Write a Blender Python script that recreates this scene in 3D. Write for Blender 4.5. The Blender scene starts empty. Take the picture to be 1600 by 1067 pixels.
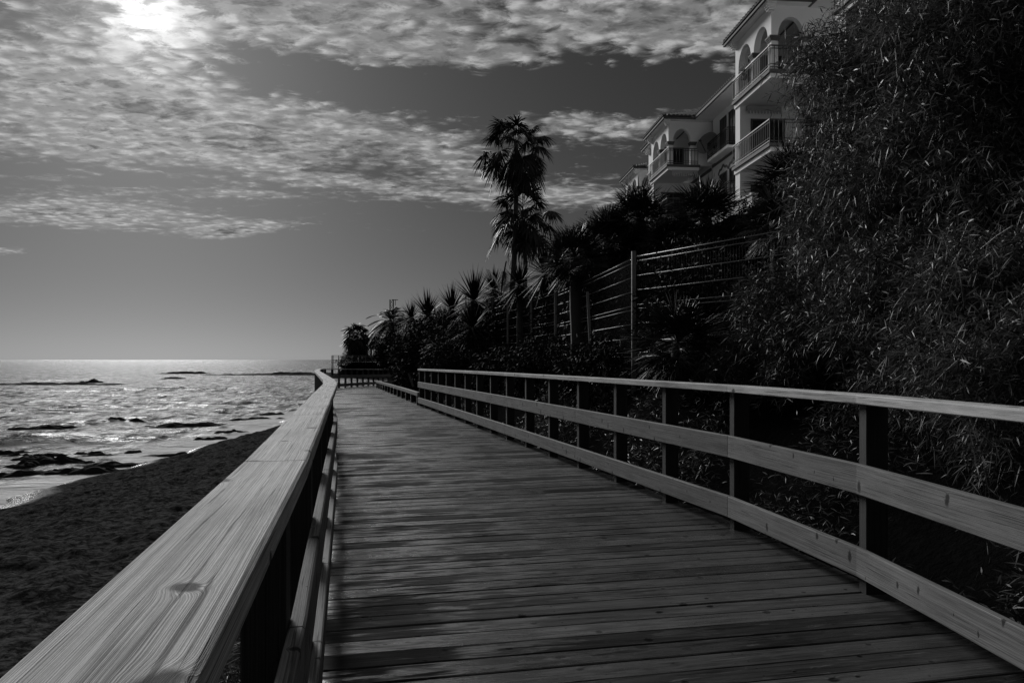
import bpy, math, random
import numpy as np
from mathutils import Vector
R = math.radians
random.seed(7)
rng = np.random.default_rng(11)
scene = bpy.context.scene
col = scene.collection

# ------------------------------------------------------------------ camera
F = 1150.0                      # focal length in pixels of a 1600 px wide frame
EYE = 1.25                      # eye above the deck (deck at z = 0, sea at z = SEA)
SEA = -3.0
cam = bpy.data.cameras.new('camera'); cam_o = bpy.data.objects.new('camera', cam); col.objects.link(cam_o)
cam.sensor_fit = 'HORIZONTAL'; cam.sensor_width = 36.0; cam.lens = 36.0 * F / 1600.0
cam.shift_y = 28.5 / 1600.0
cam_o.location = (0, 0, EYE); cam_o.rotation_euler = (R(90), 0, 0)
cam.clip_start = 0.05; cam.clip_end = 90000
scene.camera = cam_o
scene.view_settings.view_transform = 'Standard'
scene.view_settings.look = 'None'
scene.view_settings.exposure = 0.0
scene.view_settings.gamma = 1.0
scene.cycles.use_denoising = True; scene.cycles.denoising_prefilter = 'ACCURATE'; scene.cycles.use_adaptive_sampling = False; scene.cycles.sample_clamp_indirect = 3.0           # keeps the fine grain of leaves, sand and timber

def P(px, py, Y):               # the point seen at photo pixel (px, py), Y metres ahead
    return ((px - 800) / F * Y, Y, EYE + (562 - py) / F * Y)

# ------------------------------------------------------------------ node helpers
def nn(nt, t, **kw):
    n = nt.nodes.new(t)
    for k, v in kw.items():
        if k.startswith('i_'):
            n.inputs[k[2:].replace('_', ' ')].default_value = v
        else:
            setattr(n, k, v)
    return n
def val(nt, sock, v):
    if isinstance(v, (int, float)): sock.default_value = v
    elif isinstance(v, tuple): sock.default_value = v
    else: nt.links.new(v, sock)
def M(nt, op, a, b=None, c=None, clamp=False):
    n = nt.nodes.new('ShaderNodeMath'); n.operation = op; n.use_clamp = clamp
    val(nt, n.inputs[0], a)
    if b is not None: val(nt, n.inputs[1], b)
    if c is not None: val(nt, n.inputs[2], c)
    return n.outputs[0]
def V(nt, op, a, b=None):
    n = nt.nodes.new('ShaderNodeVectorMath'); n.operation = op
    val(nt, n.inputs[0], a)
    if b is not None:
        if op == 'SCALE': val(nt, n.inputs[3], b)
        else: val(nt, n.inputs[1], b)
    return n.outputs['Value'] if op in ('DOT_PRODUCT', 'LENGTH', 'DISTANCE') else n.outputs[0]
def smooth(nt, x, lo, hi, a=0.0, b=1.0):
    n = nt.nodes.new('ShaderNodeMapRange'); n.interpolation_type = 'SMOOTHSTEP'
    val(nt, n.inputs[0], x); val(nt, n.inputs[1], lo); val(nt, n.inputs[2], hi)
    val(nt, n.inputs[3], a); val(nt, n.inputs[4], b)
    return n.outputs[0]
def noise(nt, vec, scale, detail=4, rough=0.55, dist=0.0, dim='3D'):
    n = nt.nodes.new('ShaderNodeTexNoise'); n.noise_dimensions = dim
    if vec is not None: nt.links.new(vec, n.inputs['Vector'])
    n.inputs['Scale'].default_value = scale; n.inputs['Detail'].default_value = detail
    n.inputs['Roughness'].default_value = rough; n.inputs['Distortion'].default_value = dist
    return n.outputs[0]
def mapping(nt, vec, loc=(0, 0, 0), rot=(0, 0, 0), scale=(1, 1, 1), kind='POINT'):
    n = nt.nodes.new('ShaderNodeMapping'); n.vector_type = kind
    nt.links.new(vec, n.inputs[0])
    n.inputs[1].default_value = loc; n.inputs[2].default_value = rot; n.inputs[3].default_value = scale
    return n.outputs[0]
def comb(nt, x, y, z=0.0):
    n = nt.nodes.new('ShaderNodeCombineXYZ')
    val(nt, n.inputs[0], x); val(nt, n.inputs[1], y); val(nt, n.inputs[2], z)
    return n.outputs[0]
def sep(nt, v):
    n = nt.nodes.new('ShaderNodeSeparateXYZ'); nt.links.new(v, n.inputs[0]); return n.outputs
def lerp(nt, f, a, b):
    n = nt.nodes.new('ShaderNodeMix'); n.data_type = 'FLOAT'
    val(nt, n.inputs[0], f); val(nt, n.inputs[2], a); val(nt, n.inputs[3], b)
    return n.outputs[0]

# ------------------------------------------------------------------ sun and sky (black and white, as through a red filter)
SUN_A, SUN_E = (225 - 800) / F, (562 - 10) / F
sun_dir = Vector((SUN_A, 1.0, SUN_E)).normalized()
sun_el = math.asin(sun_dir.z); sun_az = math.atan2(sun_dir.x, sun_dir.y)
SUN_STRENGTH = 2.6
sl = bpy.data.lights.new('sun', 'SUN'); so = bpy.data.objects.new('sun', sl); col.objects.link(so)
sl.energy = SUN_STRENGTH; sl.angle = R(17.0); sl.color = (1, 1, 1)
so.rotation_euler = (-sun_dir).to_track_quat('-Z', 'Y').to_euler()
so.location = (-40, 60, 60)

world = bpy.data.worlds.new('World'); scene.world = world; world.use_nodes = True
wt = world.node_tree; wt.nodes.clear()
def build_sky():
    nt = wt
    tc = nn(nt, 'ShaderNodeTexCoord'); d = tc.outputs['Generated']
    s = sep(nt, d)
    sky = nn(nt, 'ShaderNodeTexSky'); sky.sky_type = 'NISHITA'; sky.sun_disc = False
    sky.sun_elevation = sun_el; sky.sun_rotation = sun_az
    sky.air_density = 1.0; sky.dust_density = 0.7; sky.ozone_density = 1.0
    sc = nn(nt, 'ShaderNodeSeparateColor'); nt.links.new(sky.outputs[0], sc.inputs[0])
    red = sc.outputs[0]                              # the red filter: dark clear sky, pale horizon
    y = M(nt, 'MAXIMUM', s[1], 0.12)
    a = M(nt, 'DIVIDE', s[0], y); e = M(nt, 'DIVIDE', s[2], y)
    ae = comb(nt, a, e)
    # where the cloud fields lie: azimuth / elevation of each field, its half sizes, tilt and weight
    fields = [(150, 40, 330, 130, 0, 0.46), (150, 190, 400, 70, 8, 0.66), (490, 232, 270, 34, 11, 0.62), (120, 335, 240, 26, 3, 0.95),
              (640, 20, 420, 62, 2, 0.80), (1060, 30, 200, 55, 5, 0.66), (925, 193, 120, 24, 0, 0.72), (890, 305, 100, 20, 2, 0.72),
              (368, 362, 80, 11, -6, 0.9), (5, 392, 50, 7, 0, 1.15), (760, 88, 220, 24, 4, 0.5), (560, 205, 130, 30, 8, 0.32),
              (640, 285, 150, 24, 9, 0.75), (690, 232, 110, 20, 2, 0.45), (330, 300, 120, 9, 3, 0.35),
              (640, 145, 150, 34, 8, -0.42), (430, 92, 90, 34, 20, -0.40), (300, 288, 190, 12, 4, -0.28), (960, 130, 170, 40, 0, -0.45)]
    cov = None
    for (px, py, rx, ry, ang, w) in fields:
        m = mapping(nt, ae, ((px - 800) / F, (562 - py) / F, 0), (0, 0, R(-ang)), (rx / F, ry / F, 1), 'TEXTURE')
        g = M(nt, 'EXPONENT', M(nt, 'MULTIPLY', V(nt, 'DOT_PRODUCT', m, m), -1.0))
        cov = M(nt, 'MULTIPLY', g, w) if cov is None else M(nt, 'MULTIPLY_ADD', g, w, cov)
    over = smooth(nt, s[2], 0.5, 0.7, 0.0, 0.45)       # cloud cover overhead, out of the frame
    cov = M(nt, 'ADD', cov, over)
    zc = M(nt, 'ADD', M(nt, 'MAXIMUM', s[2], 0.0), 0.05)
    pl = comb(nt, M(nt, 'DIVIDE', s[0], zc), M(nt, 'DIVIDE', s[1], zc))
    n1 = noise(nt, mapping(nt, pl, (3.1, 1.7, 0), (0, 0, R(18)), (1.5, 2.6, 1)), 1.0, 5, 0.55, 0.4)
    warp = noise(nt, pl, 6.0, 2)
    n2 = noise(nt, mapping(nt, pl, (0, 0, 0), (0, 0, R(12)), (9.5, 14, 1)), 1.0, 9, 0.68, 0.45)
    vo = nn(nt, 'ShaderNodeTexVoronoi'); vo.feature = 'SMOOTH_F1'; vo.inputs['Scale'].default_value = 17.0
    vo.inputs['Smoothness'].default_value = 0.6; vo.inputs['Randomness'].default_value = 1.0
    nt.links.new(V(nt, 'ADD', pl, V(nt, 'SCALE', comb(nt, n2, warp), 0.14)), vo.inputs['Vector'])
    cell = M(nt, 'SUBTRACT', 0.62, vo.outputs['Distance'])
    puff = smooth(nt, e, 0.20, 0.40, 0.10, 0.55)       # mottled altocumulus higher up, streaks lower down
    dens = M(nt, 'ADD', cov, M(nt, 'MULTIPLY', M(nt, 'SUBTRACT', n1, 0.5), 1.5))
    dens = M(nt, 'ADD', dens, M(nt, 'MULTIPLY', M(nt, 'SUBTRACT', n2, 0.5), 1.75))
    dens = M(nt, 'ADD', dens, M(nt, 'MULTIPLY', M(nt, 'SUBTRACT', cell, 0.18), puff))
    dens = M(nt, 'SUBTRACT', dens, smooth(nt, e, 0.10, 0.24, 0.55, 0.0))   # the sky near the horizon is clear
    alpha = smooth(nt, dens, 0.10, 0.84)
    thick = smooth(nt, dens, 0.55, 1.15)
    nd = V(nt, 'NORMALIZE', d)
    dot = V(nt, 'DOT_PRODUCT', nd, tuple(sun_dir))
    ang = M(nt, 'ARCCOSINE', M(nt, 'MINIMUM', dot, 1.0))
    def lobe(deg, k):
        q = M(nt, 'DIVIDE', ang, R(deg)); return M(nt, 'MULTIPLY', M(nt, 'EXPONENT', M(nt, 'MULTIPLY', M(nt, 'MULTIPLY', q, q), -1.0)), k)
    glow = M(nt, 'ADD', lobe(3.0, 0.85), lobe(12, 0.13))
    fine = noise(nt, mapping(nt, pl, (5, 2, 0), (0, 0, R(12)), (16, 22, 1)), 1.0, 6, 0.6, 0.2)
    puffs = smooth(nt, M(nt, 'ADD', M(nt, 'MULTIPLY', fine, 0.8), M(nt, 'MULTIPLY', cell, 0.45)), 0.34, 0.74, 0.55, 1.30)
    body = M(nt, 'MULTIPLY', lerp(nt, thick, 0.46, 0.15), puffs)
    cloud = M(nt, 'ADD', body, M(nt, 'MULTIPLY', glow, lerp(nt, thick, 1.25, 0.45)))
    clear = M(nt, 'MULTIPLY', M(nt, 'MULTIPLY', red, SKY_K), smooth(nt, s[2], 0.0, 0.42, 0.95, 1.10))   # polarised: darker higher up
    clear = M(nt, 'ADD', clear, lobe(3.0, 0.18))
    clear = M(nt, 'ADD', clear, M(nt, 'MULTIPLY', M(nt, 'EXPONENT', M(nt, 'MULTIPLY', M(nt, 'ABSOLUTE', s[2]), -9.0)), 0.035))   # sea haze
    lum = lerp(nt, M(nt, 'MULTIPLY', alpha, 0.95), clear, cloud)
    lum = lerp(nt, smooth(nt, s[2], -0.03, 0.0), 0.05, lum)
    bg = nn(nt, 'ShaderNodeBackground'); bg.inputs['Strength'].default_value = 1.0
    cc = nn(nt, 'ShaderNodeCombineColor')
    for i in range(3): nt.links.new(lum, cc.inputs[i])
    nt.links.new(cc.outputs[0], bg.inputs[0])
    out = nn(nt, 'ShaderNodeOutputWorld'); nt.links.new(bg.outputs[0], out.inputs[0])
SKY_K = 0.0098
build_sky()
world.cycles.sampling_method = 'NONE'       # the sky is smooth; the lamp is the sun

# ------------------------------------------------------------------ object helpers
def tag(o, label=None, cat=None, group=None, kind=None):
    if label: o['label'] = label
    if cat: o['category'] = cat
    if group: o['group'] = group
    if kind: o['kind'] = kind
    return o
def empty(name, loc=(0, 0, 0), rz=0.0, parent=None):
    o = bpy.data.objects.new(name, None); col.objects.link(o)
    o.location = loc; o.rotation_euler = (0, 0, rz); o.empty_display_size = 0.3
    if parent: o.parent = parent
    return o
def link(name, me, mat, parent=None):
    o = bpy.data.objects.new(name, me); col.objects.link(o)
    if mat and not me.materials: me.materials.append(mat)
    if parent:
        o.parent = parent
    return o
def np_mesh(name, verts, quads, uvs=None, smooth_f=False):
    me = bpy.data.meshes.new(name)
    verts = np.asarray(verts, dtype=np.float32); quads = np.asarray(quads, dtype=np.int32)
    me.vertices.add(len(verts)); me.vertices.foreach_set('co', verts.ravel())
    me.loops.add(quads.size); me.loops.foreach_set('vertex_index', quads.ravel())
    me.polygons.add(len(quads)); me.polygons.foreach_set('loop_start', np.arange(0, quads.size, 4, dtype=np.int32))
    if uvs is not None:
        uv = me.uv_layers.new(name='UVMap'); uv.data.foreach_set('uv', np.asarray(uvs, dtype=np.float32)[quads.ravel()].ravel())
    me.update(calc_edges=True); me.validate()
    if smooth_f: me.polygons.foreach_set('use_smooth', np.ones(len(quads), dtype=bool))
    return me
class MB:
    def __init__(s): s.v = []; s.f = []; s.uv = []
    def add(s, vs, fs, uvs=None):
        b = len(s.v); s.v += [tuple(v) for v in vs]
        for i, f in enumerate(fs):
            s.f.append(tuple(b + k for k in f))
            s.uv.append(uvs[i] if uvs else [(0, 0)] * len(f))
    def box(s, x0, x1, y0, y1, z0, z1):
        s.add([(x0, y0, z0), (x1, y0, z0), (x1, y1, z0), (x0, y1, z0), (x0, y0, z1), (x1, y0, z1), (x1, y1, z1), (x0, y1, z1)],
              [(0, 3, 2, 1), (4, 5, 6, 7), (0, 1, 5, 4), (1, 2, 6, 5), (2, 3, 7, 6), (3, 0, 4, 7)])
    def loft(s, secs, uo=0.0, vo=0.0, cap=True):
        """secs: list of equal rings of points; uv = metres along / around"""
        n = len(secs[0]); base = len(s.v)
        for r in secs: s.v += [tuple(p) for p in r]
        per = [0.0]
        for i in range(n):
            a, b = secs[0][i], secs[0][(i + 1) % n]; per.append(per[-1] + math.dist(a, b))
        u = [uo]
        for k in range(1, len(secs)): u.append(u[-1] + math.dist(secs[k - 1][0], secs[k][0]))
        for k in range(len(secs) - 1):
            for i in range(n):
                j = (i + 1) % n
                s.f.append((base + k * n + i, base + k * n + j, base + (k + 1) * n + j, base + (k + 1) * n + i))
                s.uv.append([(u[k], vo + per[i]), (u[k], vo + per[i + 1]), (u[k + 1], vo + per[i + 1]), (u[k + 1], vo + per[i])])
        if cap:
            for k, rev in ((0, True), (len(secs) - 1, False)):
                idx = [base + k * n + i for i in range(n)]
                pts = [secs[k][i] for i in range(n)]
                uvl = [(u[k] + 0.02 * math.dist(p, pts[0]), vo + math.dist(p, pts[0])) for p in pts]
                if rev: idx.reverse(); uvl.reverse()
                s.f.append(tuple(idx)); s.uv.append(uvl)
    def tube(s, pts, rads, n=8):
        secs = []
        for k, p in enumerate(pts):
            p = Vector(p)
            t = (Vector(pts[min(k + 1, len(pts) - 1)]) - Vector(pts[max(k - 1, 0)])).normalized()
            ref = Vector((0, 0, 1)) if abs(t.z) < 0.9 else Vector((1, 0, 0))
            a = t.cross(ref).normalized(); b = t.cross(a)
            r = rads[k] if isinstance(rads, (list, tuple)) else rads
            secs.append([p + a * (r * math.cos(2 * math.pi * i / n)) + b * (r * math.sin(2 * math.pi * i / n)) for i in range(n)])
        s.loft(secs)
    def bar(s, p, q, w, h=None):      # square bar between two points
        h = h or w; p = Vector(p); q = Vector(q); t = (q - p).normalized()
        ref = Vector((0, 0, 1)) if abs(t.z) < 0.95 else Vector((0, 1, 0))
        a = t.cross(ref).normalized() * (w / 2); b = a.cross(t).normalized() * (h / 2)
        s.loft([[c + a + b, c - a + b, c - a - b, c + a - b] for c in (p, q)])
    def build(s, name, mat, parent=None, smooth_f=False):
        me = bpy.data.meshes.new(name); me.from_pydata(s.v, [], s.f)
        uv = me.uv_layers.new(name='UVMap'); flat = [c for f in s.uv for p in f for c in p]
        uv.data.foreach_set('uv', flat)
        if smooth_f: me.polygons.foreach_set('use_smooth', [True] * len(me.polygons))
        me.update()
        return link(name, me, mat, parent)

# ------------------------------------------------------------------ materials
def new_mat(name):
    m = bpy.data.materials.new(name); m.use_nodes = True
    nt = m.node_tree; nt.nodes.clear()
    b = nn(nt, 'ShaderNodeBsdfPrincipled'); o = nn(nt, 'ShaderNodeOutputMaterial'); nt.links.new(b.outputs[0], o.inputs[0])
    return m, nt, b
def grey(nt, b, x, sock='Base Color'):
    c = nn(nt, 'ShaderNodeCombineColor')
    for i in range(3): nt.links.new(x, c.inputs[i])
    nt.links.new(c.outputs[0], b.inputs[sock])
def bump(nt, b, h, strength, dist):
    n = nn(nt, 'ShaderNodeBump'); n.inputs['Strength'].default_value = strength; n.inputs['Distance'].default_value = dist
    nt.links.new(h, n.inputs['Height']); nt.links.new(n.outputs[0], b.inputs['Normal'])
def simple(name, g, rough=0.6, var=0.25, scale=3.0, bmp=0.0, metal=0.0):
    m, nt, b = new_mat(name)
    tc = nn(nt, 'ShaderNodeTexCoord')
    n = noise(nt, tc.outputs['Object'], scale, 6, 0.6)
    grey(nt, b, M(nt, 'MULTIPLY', M(nt, 'ADD', 1 - var, M(nt, 'MULTIPLY', n, 2 * var)), g))
    b.inputs['Roughness'].default_value = rough; b.inputs['Metallic'].default_value = metal
    if bmp: bump(nt, b, noise(nt, tc.outputs['Object'], scale * 8, 6, 0.6), 0.6, bmp)
    return m
def mat_wood(name, lo, hi, rough=0.6, ring=330.0, knot=1.0, tone=0.25, deck=False, spec=0.35, kx=0.85, ks=4.2):
    m, nt, b = new_mat(name)
    uvn = nn(nt, 'ShaderNodeUVMap'); s = sep(nt, uvn.outputs[0])
    u, v = s[0], s[1]
    isl = nn(nt, 'ShaderNodeNewGeometry').outputs['Random Per Island']
    off = M(nt, 'MULTIPLY', isl, 37.0)
    p = comb(nt, M(nt, 'ADD', u, off), M(nt, 'ADD', v, M(nt, 'MULTIPLY', off, 0.61)))
    # knots
    vo = nn(nt, 'ShaderNodeTexVoronoi'); vo.voronoi_dimensions = '2D'; vo.inputs['Scale'].default_value = ks
    wv = V(nt, 'ADD', p, V(nt, 'SCALE', comb(nt, noise(nt, p, 30, 2), noise(nt, mapping(nt, p, (7, 3, 0)), 30, 2)), 0.02))
    nt.links.new(mapping(nt, wv, (0, 0, 0), (0, 0, 0), (kx, 1.0, 1)), vo.inputs['Vector'])
    dd = M(nt, 'DIVIDE', vo.outputs['Distance'], ks)
    ksz = M(nt, 'MULTIPLY_ADD', sep(nt, vo.outputs['Color'])[0], 1.5, 0.25)
    dd = M(nt, 'DIVIDE', dd, ksz)
    q = M(nt, 'DIVIDE', dd, 0.017)
    swirl = M(nt, 'EXPONENT', M(nt, 'MULTIPLY', M(nt, 'MULTIPLY', q, q), -1.0))
    # growth rings drawn out along the board, swerving round the knots
    slow = noise(nt, mapping(nt, p, (0, 0, 0), (0, 0, 0), (0.55, 5.0, 1)), 1.0, 3, 0.5)
    mid = noise(nt, mapping(nt, p, (4, 9, 0), (0, 0, 0), (2.2, 30, 1)), 1.0, 3, 0.5)
    phase = M(nt, 'ADD', M(nt, 'MULTIPLY', v, ring), M(nt, 'MULTIPLY', slow, ring * 0.022))
    phase = M(nt, 'ADD', phase, M(nt, 'MULTIPLY', mid, 4.0))
    phase = M(nt, 'ADD', phase, M(nt, 'MULTIPLY', swirl, 20.0 * knot))
    rg = smooth(nt, noise(nt, comb(nt, M(nt, 'MULTIPLY', u, 1.3), M(nt, 'MULTIPLY', phase, 0.75)), 1.0, 4, 0.65), 0.32, 0.70)
    fib = noise(nt, mapping(nt, p, (0, 0, 0), (0, 0, 0), (9, 420, 1)), 1.0, 5, 0.7)
    streak = noise(nt, mapping(nt, p, (2, 5, 0), (0, 0, 0), (1.6, 26, 1)), 1.0, 5, 0.65, 0.6)
    blot = noise(nt, mapping(nt, p, (8, 1, 0), (0, 0, 0), (3.0, 5.0, 1)), 1.0, 5, 0.6)
    crack = smooth(nt, noise(nt, mapping(nt, p, (1, 8, 0), (0, 0, 0), (2.2, 130, 1)), 1.0, 3, 0.5, 0.3), 0.61, 0.68)
    kn = smooth(nt, dd, 0.008 * max(knot, .3), 0.017 * max(knot, .3), 1.0, 0.0) if knot > 0 else None
    x = M(nt, 'ADD', M(nt, 'MULTIPLY', rg, 0.40), M(nt, 'MULTIPLY', fib, 0.28))
    x = M(nt, 'ADD', x, M(nt, 'MULTIPLY', streak, 0.55))
    x = M(nt, 'ADD', x, M(nt, 'MULTIPLY', blot, 0.25))
    x = smooth(nt, x, 0.40, 0.98)
    c = lerp(nt, x, lo, hi)
    c = M(nt, 'MULTIPLY', c, M(nt, 'ADD', 1 - tone, M(nt, 'MULTIPLY', isl, 2 * tone)))
    c = lerp(nt, M(nt, 'MULTIPLY', crack, 0.65), c, lo * 0.35)
    if kn is not None: c = lerp(nt, M(nt, 'MULTIPLY', kn, 0.88), c, lo * 0.3)
    h = M(nt, 'ADD', M(nt, 'MULTIPLY', rg, 0.5), M(nt, 'ADD', M(nt, 'MULTIPLY', fib, 0.9), M(nt, 'MULTIPLY', crack, -1.5)))
    rr = M(nt, 'ADD', rough - 0.12, M(nt, 'MULTIPLY', streak, 0.24))
    if deck:      # worn pale scuffs and two screws at each plank end
        sc = smooth(nt, noise(nt, mapping(nt, p, (3, 3, 0), (0, 0, 0), (4.5, 30, 1)), 1.0, 6, 0.75, 0.8), 0.56, 0.74)
        c = lerp(nt, M(nt, 'MULTIPLY', sc, 0.6), c, hi * 2.4)
        vm = M(nt, 'ABSOLUTE', M(nt, 'SUBTRACT', M(nt, 'ABSOLUTE', M(nt, 'SUBTRACT', M(nt, 'FRACT', M(nt, 'DIVIDE', v, 0.3)), 0.25)), 0.12))
        uu = M(nt, 'ABSOLUTE', M(nt, 'SUBTRACT', M(nt, 'ABSOLUTE', M(nt, 'SUBTRACT', M(nt, 'FRACT', M(nt, 'DIVIDE', M(nt, 'ADD', u, 0.3), 0.62)), 0.5)), 0.0))
        r2 = M(nt, 'SQRT', M(nt, 'ADD', M(nt, 'POWER', M(nt, 'MULTIPLY', vm, 0.3), 2.0), M(nt, 'POWER', M(nt, 'MULTIPLY', uu, 0.62), 2.0)))
        sm = smooth(nt, r2, 0.004, 0.006, 1.0, 0.0)
        c = lerp(nt, M(nt, 'MULTIPLY', sm, 0.8), c, 0.012)
        ob = nn(nt, 'ShaderNodeTexCoord').outputs['Object']
        w1 = noise(nt, mapping(nt, ob, (0, 0, 0), (0, 0, 0), (1.0, 0.55, 1)), 1.0, 3, 0.6)
        w2 = noise(nt, mapping(nt, p, (6, 2, 0), (0, 0, 0), (2.6, 22, 1)), 1.0, 5, 0.7, 0.5)
        rnd = M(nt, 'FRACT', M(nt, 'MULTIPLY', isl, 17.3))
        wet = smooth(nt, M(nt, 'ADD', M(nt, 'MULTIPLY', w1, 0.9), M(nt, 'ADD', M(nt, 'MULTIPLY', w2, 0.8), M(nt, 'MULTIPLY', rnd, 0.22))), 0.86, 1.08)
        rr = lerp(nt, wet, 0.70, 0.25)
        nt.links.new(lerp(nt, wet, 1.06, 1.62), b.inputs['IOR'])
    grey(nt, b, c)
    nt.links.new(rr, b.inputs['Roughness'])
    if not deck: b.inputs['Specular IOR Level'].default_value = spec
    bump(nt, b, h, 0.3 if deck else 0.6, 0.0016)
    return m
def mat_leaf(name, lo, hi, rough=0.42, spec=0.5, trans=0.0):
    m, nt, b = new_mat(name)
    isl = nn(nt, 'ShaderNodeNewGeometry').outputs['Random Per Island']
    tc = nn(nt, 'ShaderNodeTexCoord')
    cl = noise(nt, tc.outputs['Object'], 1.3, 3)
    x = M(nt, 'POWER', isl, 2.0)
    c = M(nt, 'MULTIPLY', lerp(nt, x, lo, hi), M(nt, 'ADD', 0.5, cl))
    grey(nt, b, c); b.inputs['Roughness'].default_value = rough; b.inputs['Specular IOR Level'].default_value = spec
    if trans:
        tr = nn(nt, 'ShaderNodeBsdfTranslucent'); grey(nt, tr, c, 'Color')
        mx = nn(nt, 'ShaderNodeMixShader'); mx.inputs[0].default_value = trans
        nt.links.new(b.outputs[0], mx.inputs[1]); nt.links.new(tr.outputs[0], mx.inputs[2])
        nt.links.new(mx.outputs[0], [n for n in nt.nodes if n.type == 'OUTPUT_MATERIAL'][0].inputs[0])
    return m
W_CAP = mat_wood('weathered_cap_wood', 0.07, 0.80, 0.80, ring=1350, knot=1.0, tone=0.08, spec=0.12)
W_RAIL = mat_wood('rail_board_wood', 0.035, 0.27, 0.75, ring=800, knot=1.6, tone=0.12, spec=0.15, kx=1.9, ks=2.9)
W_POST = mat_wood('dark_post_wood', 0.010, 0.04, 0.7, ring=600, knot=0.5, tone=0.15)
W_DECK = mat_wood('deck_plank_wood', 0.006, 0.085, 0.52, ring=700, knot=0.9, tone=0.70, deck=True, spec=0.22)
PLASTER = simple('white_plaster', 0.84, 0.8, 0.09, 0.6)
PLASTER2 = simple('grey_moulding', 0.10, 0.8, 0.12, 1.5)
TILE = simple('roof_tile', 0.09, 0.75, 0.35, 2.2, 0.006)
METAL = simple('dark_iron', 0.028, 0.7, 0.2, 5.0)
METAL.node_tree.nodes['Principled BSDF'].inputs['Specular IOR Level'].default_value = 0.15
RAILW = simple('painted_railing', 0.07, 0.6, 0.15, 4.0)
GLASS = simple('window_glass', 0.02, 0.08, 0.1, 1.0)
SHUT = simple('dark_shutter', 0.05, 0.6, 0.2, 6.0)
CLOTH = simple('awning_cloth', 0.35, 0.8, 0.2, 6.0)
CURTAIN = simple('curtain_cloth', 0.55, 0.8, 0.15, 3.0)
GALV = simple('galvanised_steel', 0.22, 0.38, 0.2, 8.0, 0, 0.7)
WIRE = simple('fence_wire', 0.34, 0.5, 0.15, 8.0, 0, 0.4)
BARK = simple('palm_bark', 0.055, 0.9, 0.4, 6.0, 0.02)
STEM = simple('woody_stem', 0.045, 0.9, 0.35, 7.0, 0.01)
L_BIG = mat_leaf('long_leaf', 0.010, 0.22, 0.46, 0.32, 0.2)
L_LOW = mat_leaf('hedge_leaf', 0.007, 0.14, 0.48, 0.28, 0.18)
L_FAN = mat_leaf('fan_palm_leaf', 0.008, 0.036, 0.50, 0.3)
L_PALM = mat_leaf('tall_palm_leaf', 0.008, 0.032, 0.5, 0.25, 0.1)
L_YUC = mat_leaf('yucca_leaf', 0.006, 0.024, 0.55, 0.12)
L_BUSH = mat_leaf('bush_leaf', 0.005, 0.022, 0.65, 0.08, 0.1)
ROCK = simple('wet_black_rock', 0.018, 0.95, 0.5, 2.0, 0.05)
ROCK.node_tree.nodes['Principled BSDF'].inputs['Specular IOR Level'].default_value = 0.06
FARWALL = simple('far_house_wall', 0.45, 0.85, 0.08, 0.6)

# ------------------------------------------------------------------ the boardwalk's lines
LZ = [-3.5, 0.0, 1.62, 2.98, 7.13, 8.72, 18.0, 27.0, 33.0, 36.6, 42.0, 48.0, 54.0]
LX = [0.60, -0.114, -0.451, -0.757, -1.69, -2.10, -4.70, -7.02, -8.50, -9.30, -8.80, -8.20, -7.0]
RZ = [-3.5, 0.0, 2.42, 3.96, 5.466, 21.2, 40.0, 44.0, 54.0]
RX = [1.98, 1.95, 1.93, 1.853, 1.60, -2.71, -7.40, -6.6, -3.0]
def Lx(y): return float(np.interp(y, LZ, LX))
def Rx(y): return float(np.interp(y, RZ, RX))
def zd(y): return -0.00017 * max(y, 0) ** 2

def rail_board(name, mat, parent, pts, z0, z1, t0, t1, side, gap=0.003, uvk=0.0):
    """board following a polyline in plan; t0..t1 offsets outwards (away from the deck) from the line; side=-1 left rail, +1 right rail"""
    mb = MB(); secs = []
    for k, (x, y) in enumerate(pts):
        x0, y0 = pts[max(k - 1, 0)]; x1, y1 = pts[min(k + 1, len(pts) - 1)]
        d = Vector((x1 - x0, y1 - y0, 0)).normalized(); nrm = Vector((d.y, -d.x, 0)) * side
        e = d * (gap if k == 0 else (-gap if k == len(pts) - 1 else 0))
        c = 0.005; z = zd(y); b = Vector((x, y, 0)) + e
        prof = [(t0 + c, z0), (t1 - c, z0), (t1, z0 + c), (t1, z1 - c), (t1 - c, z1), (t0 + c, z1), (t0, z1 - c), (t0, z0 + c)]
        if side > 0: prof = prof[::-1]
        secs.append([b + nrm * t + Vector((0, 0, z + zz)) for t, zz in prof])
    mb.loft(secs, uo=uvk, vo=uvk * 0.37)
    return mb.build(name, mat, parent)
def rail_post(parent, x, y, d, side, z0, z1, off=0.035, w=0.1, dep=0.09):
    d = Vector((d[0], d[1], 0)).normalized(); nrm = Vector((d.y, -d.x, 0)) * side
    c0 = Vector((x, y, 0)); z = zd(y); mb = MB(); ring = []
    c = 0.004
    for (a, t) in ((-w / 2 + c, off), (w / 2 - c, off), (w / 2, off + c), (w / 2, off + dep - c), (w / 2 - c, off + dep), (-w / 2 + c, off + dep), (-w / 2, off + dep - c), (-w / 2, off + c)):
        ring.append(c0 + d * a + nrm * t)
    if side < 0: ring = ring[::-1]
    mb.loft([[p + Vector((0, 0, z + z0)) for p in ring], [p + Vector((0, 0, z + z1)) for p in ring]], uo=random.random() * 20, vo=random.random() * 5)
    return mb.build('post', W_POST, parent)
def walk(xs, zs, y0, step):
    """points along the polyline at equal spacing from y0"""
    pts = np.array(list(zip(xs, zs))); seg = np.linalg.norm(np.diff(pts, axis=0), axis=1); s = np.concatenate([[0], np.cumsum(seg)])
    s0 = np.interp(y0, zs, s); out = []
    ss = np.arange(s0 % step, s[-1], step)
    return [(float(np.interp(q, s, pts[:, 0])), float(np.interp(q, s, pts[:, 1]))) for q in ss]
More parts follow.
